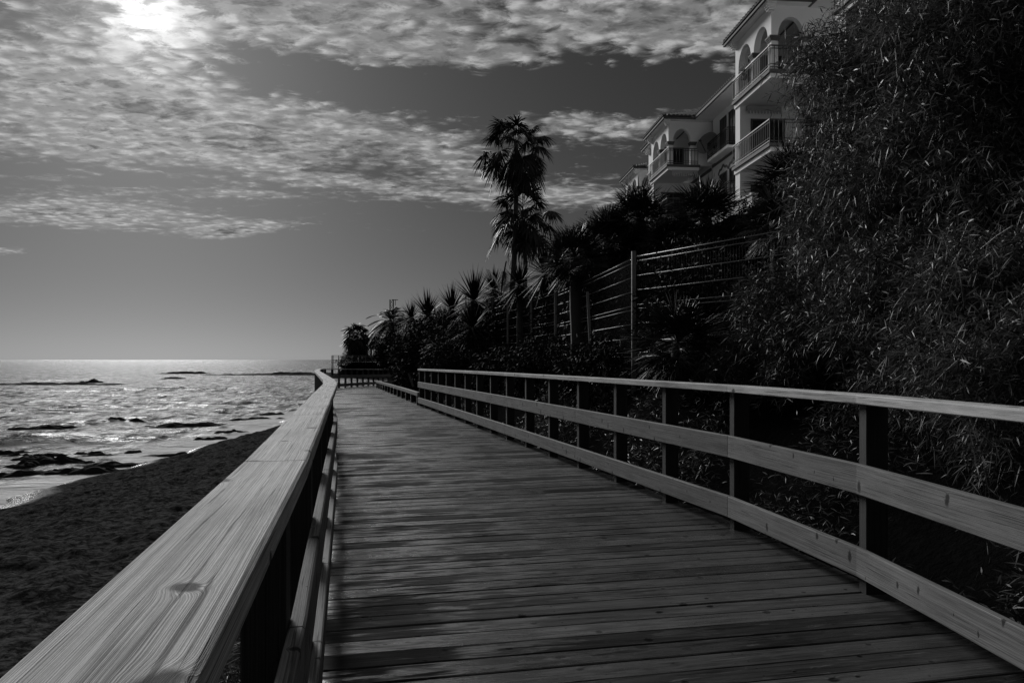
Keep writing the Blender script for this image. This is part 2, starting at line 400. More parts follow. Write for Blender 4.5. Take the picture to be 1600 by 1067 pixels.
def direction(fx, y): return (fx(y + 0.05) - fx(y - 0.05), 0.1)
def path_pts(fx, y0, y1, zs):
    ys = [y0] + [z for z in zs if y0 + 0.05 < z < y1 - 0.05] + [y1]
    return [(fx(y), y) for y in ys]

def build_railings():
    # seaward railing
    r = empty('wooden_railing', (Lx(0), 0, 0)); inv = Vector(r.location)
    tag(r, 'long timber railing beside the beach with wide pale cap plank, running into the foreground', 'railing')
    made = []
    caps = [-3.4, -1.3, 1.62, 2.98, 5.3, 7.13, 8.72, 12, 15, 18, 22.5, 27, 30, 33, 36.6, 39.5, 42, 45, 48, 51, 54]
    for a, b in zip(caps[:-1], caps[1:]):
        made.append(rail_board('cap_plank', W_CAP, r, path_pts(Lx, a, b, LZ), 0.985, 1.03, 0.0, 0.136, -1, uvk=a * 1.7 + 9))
    bb = [-3.4, -1.6, 1.55, 3.65, 6.8, 9.95, 13, 16, 19, 22, 25, 28, 31, 34, 36.6, 39.5, 42, 45, 48, 51, 54]
    for a, b in zip(bb[:-1], bb[1:]):
        for (z0, z1) in ((0.53, 0.69), (0.09, 0.245)):
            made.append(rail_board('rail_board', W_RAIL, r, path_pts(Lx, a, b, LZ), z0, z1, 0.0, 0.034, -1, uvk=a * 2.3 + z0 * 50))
    for (x, y) in walk(LX, LZ, 1.57, 1.07):
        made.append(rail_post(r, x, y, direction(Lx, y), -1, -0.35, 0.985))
    for o in made: o.location = -inv
    # landward railing
    r = empty('wooden_railing', (Rx(5.4), 5.4, 0)); inv = Vector(r.location)
    tag(r, 'tall timber railing with two wide boards in front of the dark hedge', 'railing')
    made = []
    posts = [-2.3, -0.8, 0.9, 2.42, 3.96] + [5.466 + k * 1.0489 for k in range(16)]
    caps = [-3.4, -0.8, 2.42, posts[5], posts[8], posts[11], posts[14], posts[17], posts[20] + 0.06]
    caps = [-3.4, -0.8, posts[5], posts[8], posts[11], posts[14], posts[17], posts[20] + 0.06]
    for a, b in zip(caps[:-1], caps[1:]):
        made.append(rail_board('cap_plank', W_CAP, r, path_pts(Rx, a, b, RZ), 1.015, 1.065, -0.004, 0.14, 1, uvk=a * 1.3 + 50))
        for (z0, z1) in ((0.53, 0.692), (0.087, 0.243)):
            made.append(rail_board('rail_board', W_RAIL, r, path_pts(Rx, a, b, RZ), z0, z1, 0.0, 0.036, 1, uvk=a * 2.1 + z0 * 60))
    for y in posts: made.append(rail_post(r, Rx(y), y, direction(Rx, y), 1, -0.35, 1.015, off=0.036, w=0.07, dep=0.125))
    for o in made: o.location = -inv
    # low kerb rail further on
    r = empty('low_railing', (Rx(22), 22, zd(22))); inv = Vector(r.location)
    tag(r, 'knee-high timber edge rail on short posts, beyond the end of the tall landward railing', 'railing')
    made = []
    k = [21.32, 24.5, 27.7, 31, 34, 37, 40.0]
    for a, b in zip(k[:-1], k[1:]):
        made.append(rail_board('cap_plank', W_RAIL, r, path_pts(Rx, a, b, RZ), 0.27, 0.38, 0.0, 0.10, 1, uvk=a * 1.9 + 7))
    for y in np.arange(21.6, 40.0, 1.52): made.append(rail_post(r, Rx(y), float(y), direction(Rx, y), 1, -0.3, 0.27, off=0.006, w=0.12, dep=0.088))
    for o in made: o.location = -inv
build_railings()

def build_deck():
    mb = MB()
    kl = [-3.5, 3.0, 7.0, 18.0, 30.0, 36.6, 48.0, 54]; kr = [-2.95, 3.55, 7.7, 19.1, 31.5, 37.9, 44.0, 48]
    pts = np.array(list(zip(LX, LZ))); s = np.concatenate([[0], np.cumsum(np.linalg.norm(np.diff(pts, axis=0), axis=1))])
    n = int(s[-1] / 0.15)
    for k in range(n):
        q = []
        ga, gb = random.uniform(.003, .0055), random.uniform(.003, .0055)
        for ss in (k * 0.15 + ga, (k + 1) * 0.15 - gb):
            y = float(np.interp(ss, s, LZ)); yr = float(np.interp(y, kl, kr))
            l = Vector((Lx(y), y, zd(y))); r_ = Vector((Rx(yr), yr, zd(yr))); d = (r_ - l).normalized()
            q.append((l - d * 0.16, r_ + d * 0.17))
        jit = random.uniform(-0.0025, 0.0025); e0 = random.uniform(-0.012, 0.012); e1 = random.uniform(-0.012, 0.012)
        (a0, b0), (a1, b1) = q
        d = (b0 - a0).normalized(); a0 = a0 + d * e0; a1 = a1 + d * e0; b0 = b0 + d * e1; b1 = b1 + d * e1
        f = (a1 - a0).normalized(); c = 0.004
        up = Vector((0, 0, 1))
        def ring(p0, p1):
            g = (p1 - p0).normalized()
            return [p0 + up * (-0.035), p0 + up * (jit - c), p0 + g * c + up * jit, p1 - g * c + up * jit, p1 + up * (jit - c), p1 + up * (-0.035)]
        uo = random.choice((0, 1)) * 0 + 0.0
        mb2_v = [ring(a0, a1), ring(b0, b1)]
        base = len(mb.v)
        for rg in mb2_v: mb.v += [tuple(p) for p in rg]
        L = (b0 - a0).length; vo = 0.0
        cum = [-0.035, 0.0, 0.004, 0.142, 0.146, 0.181]
        m = 6
        for i in range(m - 1):
            mb.f.append((base + i + 1, base + i, base + m + i, base + m + i + 1))
            mb.uv.append([(0, vo + cum[i + 1]), (0, vo + cum[i]), (L, vo + cum[i]), (L, vo + cum[i + 1])])
        mb.f.append(tuple(base + i for i in range(m))); mb.uv.append([(0, 0)] * m)
        mb.f.append(tuple(base + m + i for i in reversed(range(m)))); mb.uv.append([(L, 0)] * m)
    o = mb.build('boardwalk_deck', W_DECK); tag(o, kind='structure')
    # joists below the planks
    jb = MB()
    for off in (0.12, 0.5, 0.88):
        ys = np.linspace(-3.4, 47, 60)
        secs = []
        for y in ys:
            yr = float(np.interp(y, kl, kr)); x = Lx(y) * (1 - off) + Rx(yr) * off; yy = y * (1 - off) + yr * off
            z = zd(yy) - 0.042
            secs.append([(x - .05, yy, z - .2), (x + .05, yy, z - .2), (x + .05, yy, z), (x - .05, yy, z)])
        jb.loft(secs)
    o = jb.build('boardwalk_joists', W_POST); tag(o, kind='structure')
build_deck()

# ------------------------------------------------------------------ ground: beach, bank, headland, sea
SHY = [-400, -40, 0, 21.4, 28.3, 33.7, 41.4, 50, 70, 100, 125, 150, 180]
SHX = [-60, -22, -16.2, -14.9, -15.4, -14.7, -14.4, -15.6, -16.5, -17.0, -18.5, -20.0, -22]
def Sx(y): return np.interp(y, SHY, SHX)
def vnoise(x, y, f, seed):
    """smooth value noise, numpy"""
    r = np.random.default_rng(seed); T = r.random((64, 64))
    X = x * f; Y = y * f; xi = np.floor(X).astype(int); yi = np.floor(Y).astype(int); fx = X - xi; fy = Y - yi
    fx = fx * fx * (3 - 2 * fx); fy = fy * fy * (3 - 2 * fy)
    g = lambda a, b: T[a % 64, b % 64]
    return (g(xi, yi) * (1 - fx) + g(xi + 1, yi) * fx) * (1 - fy) + (g(xi, yi + 1) * (1 - fx) + g(xi + 1, yi + 1) * fx) * fy
def grid_mesh(name, X, Y, Z, mat, smooth_f=True):
    ny, nx = X.shape
    v = np.stack([X, Y, Z], -1).reshape(-1, 3)
    i = np.arange(ny - 1)[:, None] * nx + np.arange(nx - 1)[None]
    q = np.stack([i, i + 1, i + nx + 1, i + nx], -1).reshape(-1, 4)
    return link(name, np_mesh(name, v, q, None, smooth_f), mat)
BANK_U = [-2, 0.0, 0.5, 1.2, 3.0, 6.0, 10.0, 13.0, 60.0]
BANK_Z = [-1.2, -0.75, -0.45, -0.15, 1.05, 3.1, 5.4, 6.6, 6.9]
def bank_z(x, y): return np.interp(x - np.interp(y, RZ, RX), BANK_U, BANK_Z) + np.interp(y, [0, 20, 45], [0, 0, 0.3])
def mat_sand():
    m, nt, b = new_mat('beach_sand')
    tc = nn(nt, 'ShaderNodeTexCoord'); p = tc.outputs['Object']
    n = noise(nt, p, 0.5, 6, 0.6); f = noise(nt, p, 40, 4, 0.7); g = noise(nt, mapping(nt, p, (0, 0, 0), (0, 0, R(20)), (1.0, 1.25, 1)), 6.5, 6, 0.72, 0.5)
    z = sep(nt, p)[2]
    wet = smooth(nt, M(nt, 'ADD', z, M(nt, 'MULTIPLY', M(nt, 'SUBTRACT', n, 0.5), 0.25)), -2.82, -2.62, 1.0, 0.0)
    c = M(nt, 'MULTIPLY', M(nt, 'ADD', M(nt, 'MULTIPLY', smooth(nt, g, 0.40, 0.62), 1.3), M(nt, 'ADD', M(nt, 'MULTIPLY', f, 0.8), -0.08)), 0.105)  # pale lumps and dark hollows: footprint shading put into the colour
    grey(nt, b, lerp(nt, wet, c, 0.055))
    nt.links.new(lerp(nt, wet, 0.9, 0.22), b.inputs['Roughness']); nt.links.new(lerp(nt, wet, 1.01, 1.33), b.inputs['IOR'])
    h = M(nt, 'MULTIPLY', M(nt, 'ADD', M(nt, 'MULTIPLY', g, 1.0), M(nt, 'MULTIPLY', f, 0.12)), lerp(nt, wet, 1.0, 0.05))
    bump(nt, b, h, 1.0, 0.7)
    return m
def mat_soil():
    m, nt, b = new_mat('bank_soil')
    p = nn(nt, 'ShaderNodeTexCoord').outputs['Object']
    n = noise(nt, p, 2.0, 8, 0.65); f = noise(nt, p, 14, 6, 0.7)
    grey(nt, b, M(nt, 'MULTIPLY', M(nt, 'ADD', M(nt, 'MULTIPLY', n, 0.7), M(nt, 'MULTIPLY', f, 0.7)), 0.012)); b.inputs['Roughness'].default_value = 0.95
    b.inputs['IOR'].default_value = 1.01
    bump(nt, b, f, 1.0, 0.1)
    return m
SAND = mat_sand(); SOIL = mat_soil()
def build_ground():
    ys = np.concatenate([np.linspace(-80, -4, 30), np.linspace(-3, 45, 560), np.linspace(45.4, 185, 110)])
    t = np.concatenate([np.linspace(-0.5, 0, 12), np.linspace(0, 1, 170)[1:], [1.2, 1.5]])
    Y, T = np.meshgrid(ys, t, indexing='ij')
    S = Sx(Y) + (vnoise(X0 := Y * 0, Y, .35, 41) - .5) * 1.6 + (vnoise(X0, Y, 1.1, 42) - .5) * .6; Lf = np.interp(Y, LZ, LX); Lf = np.where(Y > 50, np.maximum(Lf, Sx(Y) + 5), Lf)
    X = S + (Lf - S) * T
    Z = np.interp(T, [-0.5, 0, 0.12, 0.5, 0.92, 1.0, 1.5], [-4.6, SEA + 0.0, -2.72, -2.2, -1.75, -1.25, -0.9])
    Z = Z + (vnoise(X, Y, 0.9, 3) - 0.5) * 0.10 * np.clip((T - .1) * 6, 0, 1) + ((vnoise(X, Y, 2.3, 4) - 0.5) * 0.10 + (vnoise(X + 9, Y, 4.1, 14) - 0.5) * 0.085 + (vnoise(X, Y + 5, 7.5, 15) - 0.5) * 0.03) * np.clip((T - .13) * 6, 0, 1)
    Z = Z + (vnoise(X, Y, 0.35, 8) - 0.5) * 0.08
    o = grid_mesh('beach', X, Y, Z, SAND); tag(o, kind='structure')
    ys = np.concatenate([np.linspace(-60, -3, 20), np.linspace(-2.5, 60, 150), np.linspace(62, 185, 46)])
    us = np.concatenate([[-2.0], np.linspace(-0.3, 14, 60), np.linspace(15, 60, 14)])
    Y, U = np.meshgrid(ys, us, indexing='ij')
    X = np.interp(Y, RZ, RX) + U; Z = bank_z(X, Y) + (vnoise(X, Y, 0.8, 5) - 0.5) * 0.25 * np.clip(U, 0, 1) + (vnoise(X, Y, 2.4, 6) - 0.5) * 0.10
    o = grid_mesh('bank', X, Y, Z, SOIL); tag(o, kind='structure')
    # headland beyond the cove
    xs = np.linspace(-49, 48, 110); ys = np.linspace(171, 276, 60)
    X, Y = np.meshgrid(xs, ys)
    w = np.clip((X + 46.5 + 2.5 * (vnoise(X, Y, .3, 9) - .5)) / 7.5, 0, 1) * np.clip((Y - 174 - 3 * (vnoise(X, Y, .25, 10) - .5)) / 6.5, 0, 1)
    Z = SEA - 0.6 + (4.0 + np.clip((X + 24) * 0.12, 0, 5)) * (w * w * (3 - 2 * w)) + (vnoise(X, Y, .5, 12) - .5) * 0.9 * w
    o = grid_mesh('headland', X, Y, Z, SOIL); tag(o, kind='structure')
build_ground()

def mat_sea():
    m, nt, b = new_mat('sea_water')
    p = nn(nt, 'ShaderNodeTexCoord').outputs['Object']; s = sep(nt, p)
    w1 = noise(nt, mapping(nt, p, (0, 0, 0), (0, 0, R(-25)), (0.35, 0.9, 1)), 1.0, 6, 0.62, 0.3)
    w2 = noise(nt, mapping(nt, p, (5, 2, 0), (0, 0, R(-15)), (1.6, 3.2, 1)), 1.0, 6, 0.65, 0.4)
    w3 = noise(nt, mapping(nt, p, (9, 4, 0), (0, 0, R(-20)), (0.03, 0.11, 1)), 1.0, 5, 0.6)
    w4 = noise(nt, mapping(nt, p, (3, 1, 0), (0, 0, R(-22)), (0.11, 0.38, 1)), 1.0, 5, 0.65, 0.5)
    h = M(nt, 'ADD', M(nt, 'MULTIPLY_ADD', w4, 0.8, M(nt, 'MULTIPLY', w1, 0.42)), M(nt, 'ADD', M(nt, 'MULTIPLY', w2, 0.16), M(nt, 'MULTIPLY', w3, 1.6)))
    at = nn(nt, 'ShaderNodeAttribute'); at.attribute_name = 'foam'
    lace = noise(nt, mapping(nt, p, (1, 1, 0), (0, 0, R(-20)), (0.55, 1.5, 1)), 1.0, 9, 0.72, 0.8)
    fm = smooth(nt, M(nt, 'ADD', at.outputs['Fac'], M(nt, 'MULTIPLY', M(nt, 'SUBTRACT', lace, 0.5), 2.2)), 0.52, 0.86)
    # silty shallow water: a dull body colour under a weak, rough reflection, with lacy foam
    murk = noise(nt, mapping(nt, p, (2, 7, 0), (0, 0, R(-24)), (0.16, 0.7, 1)), 1.0, 7, 0.68, 0.5)
    # flecks of broken foam, with ripple glints painted into the same colour, small near the shore and drawn out further off
    f1 = smooth(nt, noise(nt, mapping(nt, p, (4, 9, 0), (0, 0, R(-18)), (1.9, 0.55, 1)), 1.0, 4, 0.72, 0.6), 0.50, 0.62)
    f2 = smooth(nt, noise(nt, mapping(nt, p, (8, 3, 0), (0, 0, R(-20)), (0.6, 0.13, 1)), 1.0, 6, 0.78, 0.6), 0.50, 0.62)
    dark = smooth(nt, noise(nt, mapping(nt, p, (1, 5, 0), (0, 0, R(-20)), (0.9, 0.26, 1)), 1.0, 6, 0.75, 0.5), 0.38, 0.53, 0.12, 1.0)
    body = M(nt, 'MULTIPLY', M(nt, 'ADD', M(nt, 'MULTIPLY', smooth(nt, murk, 0.33, 0.66), 0.30), M(nt, 'MULTIPLY_ADD', f1, 0.42, M(nt, 'MULTIPLY', f2, 0.42))), dark)
    grey(nt, b, lerp(nt, fm, M(nt, 'MINIMUM', body, 0.7), 0.70))
    b.inputs['Roughness'].default_value = 0.75; b.inputs['Specular IOR Level'].default_value = 0.0; b.inputs['IOR'].default_value = 1.01
    gl = nn(nt, 'ShaderNodeBsdfGlossy'); gl.inputs['Roughness'].default_value = SEA_R; gl.inputs['Color'].default_value = (1, 1, 1, 1)
    bump(nt, b, h, 1.0, 0.8)
    nrm = [l.from_socket for l in nt.links if l.to_socket == b.inputs['Normal']][0]
    nt.links.new(nrm, gl.inputs['Normal'])
    fr = nn(nt, 'ShaderNodeFresnel'); fr.inputs['IOR'].default_value = 1.33; nt.links.new(nrm, fr.inputs['Normal'])
    mx = nn(nt, 'ShaderNodeMixShader')
    nt.links.new(M(nt, 'MULTIPLY', M(nt, 'MULTIPLY', M(nt, 'MULTIPLY', fr.outputs[0], dark), SEA_G), M(nt, 'SUBTRACT', 1.0, M(nt, 'MULTIPLY', fm, 0.7))), mx.inputs[0])
    nt.links.new(b.outputs[0], mx.inputs[1]); nt.links.new(gl.outputs[0], mx.inputs[2])
    nt.links.new(mx.outputs[0], [n for n in nt.nodes if n.type == 'OUTPUT_MATERIAL'][0].inputs[0])
    return m
SEA_R, SEA_G = 0.25, 0.13
def build_sea():
    ys = np.concatenate([-np.geomspace(40000, 60, 14), np.linspace(-40, -6, 14), np.linspace(-5, 130, 330), np.geomspace(132, 60000, 70)])
    xs = np.concatenate([-np.geomspace(60000, 130, 40), np.linspace(-128, -8, 230), [-5, 0, 10, 40], np.geomspace(80, 60000, 22)])
    X, Y = np.meshgrid(xs, ys)
    near = np.clip((X + 128) / 30, 0, 1) * np.clip((130 - Y) / 40, 0, 1) * np.clip((Y + 40) / 20, 0, 1)
    dsh = Sx(Y) + (vnoise(Y * 0, Y, .35, 41) - .5) * 1.6 + (vnoise(Y * 0, Y, 1.1, 42) - .5) * .6 - X                                # metres from the waterline
    amp = near * np.clip(dsh / 6, 0.12, 1)
    ph = dsh * 0.55 + 1.8 * vnoise(X, Y, 0.06, 21) * 3
    Z = SEA + amp * (0.09 * np.sin(ph) + 0.35 * (vnoise(X, Y, 0.28, 22) - .5) + 0.22 * (vnoise(X, Y, .7, 23) - .5) + 0.10 * (vnoise(X, Y, 1.6, 27) - .5))
    foam = np.clip(1 - dsh / 4.5, 0, 1) * 0.85 + np.clip(1 - dsh / 26.0, 0, 1) * 0.34
    foam += 0.12 * np.clip((vnoise(X, Y, .1, 26) - .45) * 4, 0, 1) * np.clip(1 - dsh / 60, 0, 1)
    for (px, py, ln, h) in ((25, 694, 8, 0.42), (115, 664, 6, 0.32), (290, 640, 5, 0.30), (60, 640, 9, 0.35), (20, 650, 7, 0.3), (390, 668, 6, 0.22), (230, 610, 12, .4), (60, 596, 18, .4)):
        Yc = (EYE - SEA) * F / (py - 562); Xc = (px - 800) / F * Yc
        th = R(28); U = (X - Xc) * math.cos(th) + (Y - Yc) * math.sin(th); Vv = -(X - Xc) * math.sin(th) + (Y - Yc) * math.cos(th)
        Vv = Vv + 0.8 * (vnoise(X, Y, .3, 31) - .5)
        g = np.exp(-(U / ln) ** 2) * np.where(Vv > 0, np.exp(-(Vv / 1.9) ** 2), np.exp(-(Vv / 0.6) ** 2))
        Z = Z + h * g
        foam += 0.6 * np.exp(-(U / ln) ** 2) * np.exp(-((Vv + 1.2) / 1.3) ** 2)
    foam = foam * np.clip((150 - Y) / 60, 0, 1)
    o = grid_mesh('sea', X, Y, Z, mat_sea()); tag(o, kind='structure')
    a = o.data.attributes.new('foam', 'FLOAT', 'POINT'); a.data.foreach_set('value', foam.ravel().astype(np.float32))
build_sea()

# ------------------------------------------------------------------ rocks along the waterline
def rock_mesh(name, lx, ly, h, seed, n=26):
    r = np.random.default_rng(seed)
    th = np.linspace(0, 2 * np.pi, 64, endpoint=False); k = np.linspace(0, 1, 18)
    K, T = np.meshgrid(k, th, indexing='ij')
    ox = r.random() * 50
    rad = 1 + 0.75 * (vnoise(np.cos(T) * 2 + ox, np.sin(T) * 2 + ox, 1.3, seed) - .5) + .5 * (vnoise(np.cos(T) * 5 + ox, np.sin(T) * 5, 1.1, seed + 1) - .5)
    X = lx * rad * K * np.cos(T); Y = ly * rad * K * np.sin(T)
    Z = h * (1 - K ** 2.2) * (0.35 + 1.2 * vnoise(X * 1.3 / max(ly, .3) + ox, Y * 1.3 / max(ly, .3), 1.2, seed + 2)) + 0.35 * h * (vnoise(X + ox, Y, 2.5, seed + 3) - .5) + 0.5 * h * (vnoise(X + ox, Y * 2.0, 3.6, seed + 4) - .5) - 0.45 * h * K ** 3 - 0.22 * h
    nk, nt_ = K.shape
    v = np.stack([X, Y, Z], -1).reshape(-1, 3); q = []
    for i in range(nk - 1):
        for j in range(nt_):
            jj = (j + 1) % nt_; q.append((i * nt_ + j, (i + 1) * nt_ + j, (i + 1) * nt_ + jj, i * nt_ + jj))
    return np_mesh(name, v, q)
rocks = [  # px, py of the foot, half length m, half depth m, height m, label
    (40, 640, 1.0, 0.7, .3, None),
    (85, 724, 1.9, 0.6, .42, 'long black reef slab in the surf at the left edge, largest rock by the sand'),
    (140, 738, 1.6, 0.7, .40, 'lumpy black reef rock just beyond the tip of the sand spit'),
    (165, 730, 1.1, 0.5, .34, 'black reef rock between the long slab and the sand'),
    (30, 742, 1.2, 0.4, .20, 'small black rock in the foam at the left edge of the picture'),
    (230, 728, 2.4, 0.45, .22, 'dark wrack-covered rock ledge lying on the damp sand'),
    (190, 662, 2.0, 0.8, .55, 'pointed black rock standing out of the surf in mid water'),
    (75, 668, 1.8, 0.7, .3, 'flat dark rock washed by the breaking wave at the left'),
    (310, 668, 3.6, 1.0, .45, 'wide low black reef in the middle of the surf'),
    (265, 668, 1.8, 0.7, .3, 'black reef rock at the left end of the wide middle reef'),
    (358, 678, 1.1, 0.7, .5, 'round black boulder close to the shore beside the railing'),
    (335, 686, 1.0, 0.5, .22, 'small flat rock on the near side of the round boulder'),
    (425, 648, 1.1, 0.6, .35, 'small black rock in the water nearest the weathered cap plank'),
    (400, 655, 1.9, 0.5, .22, 'thin dark ledge in the water next to the weathered cap plank'),
    (85, 601, 12., 2.5, .5, 'long thin dark reef far out at the left of the sea'),
    (145, 598, 2.5, 1.6, .7, 'small dark rock hump at the right end of the far left reef'),
    (290, 584, 9.0, 3.0, .8, 'dark skerry far out under the brightest band of water'),
    (270, 592, 3.0, 2.0, .4, 'tiny dark rock before the far skerry'),
    (400, 586, 18., 4.0, .5, 'long flat far reef running in from the right of the skerry'),
    (470, 586, 13., 4.0, .8, 'dark far reef touching the left railing in view'),
    (395, 700, 1.6, 0.5, .22, 'dark rock ledge at the edge of the sand below the railing'),
    (300, 712, 2.2, 0.35, .18, 'low dark line of rock along the foot of the dry sand'),
]
rr_ = random.Random(31)
for k in range(16):
    rocks.append((rr_.uniform(0, 210), rr_.uniform(704, 744), rr_.uniform(.3, .8), rr_.uniform(.15, .35), rr_.uniform(.16, .3), 'small black rock, one of many scattered in the foam round the long slab'))
for i, (px, py, lx, ly, h, lab) in enumerate(rocks):
    if not lab: continue
    Y = (EYE - SEA) * F / (py - 562); x = (px - 800) / F * Y
    me = rock_mesh('shore_rock', lx * 1.15, ly, h * (.62 if py > 620 else .85), 100 + i * 5)
    o = link('shore_rock', me, ROCK); o.location = (x, Y, SEA + 0.0 if py < 700 else SEA + 0.03); o.rotation_euler = (0, 0, R(12 if Y < 80 else 0))
    tag(o, lab, 'rock', 'small rocks in the foam' if i >= 22 else 'rocks and reefs along the shore')

# ------------------------------------------------------------------ leaves
def leaf_arrays(base, d, side, length, width, droop, ts=(0, .4, 1), prof=(.35, 1, .06)):
    N = len(base); d = d / np.linalg.norm(d, axis=1, keepdims=True)
    side = side - d * np.sum(side * d, axis=1, keepdims=True); side = side / (np.linalg.norm(side, axis=1, keepdims=True) + 1e-9)
    length = np.broadcast_to(length, (N,)); width = np.broadcast_to(width, (N,)); droop = np.broadcast_to(droop, (N,))
    vs = []
    for t, p in zip(ts, prof):
        c = base + d * (length * t)[:, None]; c[:, 2] -= droop * length * t * t
        w = side * (width * p * 0.5)[:, None]
        vs += [c - w, c + w]
    m = len(ts); v = np.stack(vs, 1).reshape(-1, 3)
    b = (np.arange(N) * 2 * m)[:, None]
    q = np.concatenate([b + np.array([[2 * k, 2 * k + 1, 2 * k + 3, 2 * k + 2]]) for k in range(m - 1)], 0)
    return v, q
class Leaves:
    def __init__(s): s.v = []; s.q = []; s.n = 0
    def add(s, v, q): s.v.append(v); s.q.append(q + s.n); s.n += len(v)
    def mesh(s, name): return np_mesh(name, np.concatenate(s.v), np.concatenate(s.q))
def unit(n, r): v = r.normal(size=(n, 3)); return v / np.linalg.norm(v, axis=1, keepdims=True)
def sprig_leaves(blobs, n, leaf_len, leaf_w, seed, twig=0.4, per=9, droop=0.25, inner=0.55, up=0.25, splay=0.9, gaps=0.0):
    r = np.random.default_rng(seed)
    B = np.array(blobs, dtype=float)               # x y z rx ry rz
    w = (B[:, 3] * B[:, 4] * B[:, 5]) ** 0.67; idx = r.choice(len(B), n, p=w / w.sum())
    u = unit(n, r); rad = inner + (1.06 - inner) * r.random(n) ** 0.6
    lump = 0.78 + 0.5 * vnoise(u[:, 0] * 2 + idx * 3.3 + 20, u[:, 1] * 2 + u[:, 2] * 2 + 20, 1.2, seed)
    p = B[idx, :3] + u * (rad * lump)[:, None] * B[idx, 3:6]
    d = u * 0.9 + unit(n, r) * 0.7 + np.array([0, 0, up]); d /= np.linalg.norm(d, axis=1, keepdims=True)
    if gaps > 0:       # hollows between the branches
        k = 0.5 * vnoise(p[:, 0] * 1.0 + 40, p[:, 2] * 1.0 + p[:, 1] * .6 + 40, 2.3, seed + 7) + 0.5 * vnoise(p[:, 1] + 40, p[:, 2] * 1.2 + 40, 2.9, seed + 9)
        keep = k > gaps; p = p[keep]; d = d[keep]; n = len(p)
    tw = twig * r.uniform(0.6, 1.3, n)
    t = np.linspace(0.08, 1.0, per)[None, :] + r.uniform(-.04, .04, (n, per))
    base = p[:, None] + d[:, None] * (t * tw[:, None])[..., None]
    base[..., 2] -= droop * 0.6 * tw[:, None] * t ** 2
    ph = r.uniform(0, 6.28, (n, 1)) + np.arange(per)[None] * 2.4
    a = np.cross(d, np.array([0.3, 0.2, 1.0])); a /= np.linalg.norm(a, axis=1, keepdims=True); b = np.cross(d, a)
    perp = a[:, None] * np.cos(ph)[..., None] + b[:, None] * np.sin(ph)[..., None]
    ld = d[:, None] * 0.8 + perp * splay + r.normal(size=(n, per, 3)) * 0.18; ld[..., 2] -= droop * 0.5
    tv, tq = leaf_arrays(p, d, np.cross(d, unit(n, r)), tw, .0045, droop * .6, (0, .5, 1), (1, .8, .4))
    N = n * per
    side = np.cross(ld.reshape(N, 3), r.normal(size=(N, 3)))
    lv, lq = leaf_arrays(base.reshape(N, 3), ld.reshape(N, 3), side, leaf_len * r.uniform(.45, 1.3, N), leaf_w * r.uniform(.7, 1.2, N), droop * r.uniform(0.2, 1.2, N), prof=(.25, 1, .08))
    return np.concatenate([lv, tv]), np.concatenate([lq, tq + len(lv)])
def shrub(name, label, cat, foot, blobs, n, mat, seed, leaf_len=.12, leaf_w=.014, group=None, stems=5, stem_r=.03, clumps=0, **kw):
    """blobs in world metres; the thing's empty stands at its foot"""
    e = empty(name, foot); tag(e, label, cat, group)
    f = np.array(foot)
    if clumps:         # each limb of the crown carries its own rounded clumps
        rr = random.Random(seed); nb = []
        for b in blobs:
            for k in range(clumps):
                u = Vector((rr.gauss(0, 1), rr.gauss(0, 1), rr.gauss(0, 1))).normalized(); q = rr.uniform(.26, .46)
                nb.append((b[0] + u.x * b[3] * .74, b[1] + u.y * b[4] * .74, b[2] + u.z * b[5] * .74, b[3] * q, b[4] * q, b[5] * q * .85))
        blobs = nb
    B = [(b[0] - f[0], b[1] - f[1], b[2] - f[2], b[3], b[4], b[5]) for b in blobs]
    v, q = sprig_leaves(B, n, leaf_len, leaf_w, seed, **kw)
    o = link('foliage', np_mesh('foliage', v, q), mat, e)
    r = random.Random(seed); mb = MB()
    for k in range(stems):
        b = B[k % len(B)]; t = Vector((b[0] + r.uniform(-.4, .4) * b[3], b[1] + r.uniform(-.4, .4) * b[4], b[2] + r.uniform(0, .4) * b[5]))
        p0 = Vector((r.uniform(-.15, .15), r.uniform(-.15, .15), -0.1)); pts = []
        for i in range(6):
            q_ = i / 5; pts.append(p0.lerp(t, q_) + Vector((r.uniform(-.06, .06), r.uniform(-.06, .06), 0.25 * b[5] * math.sin(q_ * 3.14))))
        mb.tube(pts, [stem_r * (1 - .7 * i / 5) for i in range(6)], 6)
    mb.build('stem', STEM, e, True)
    return e

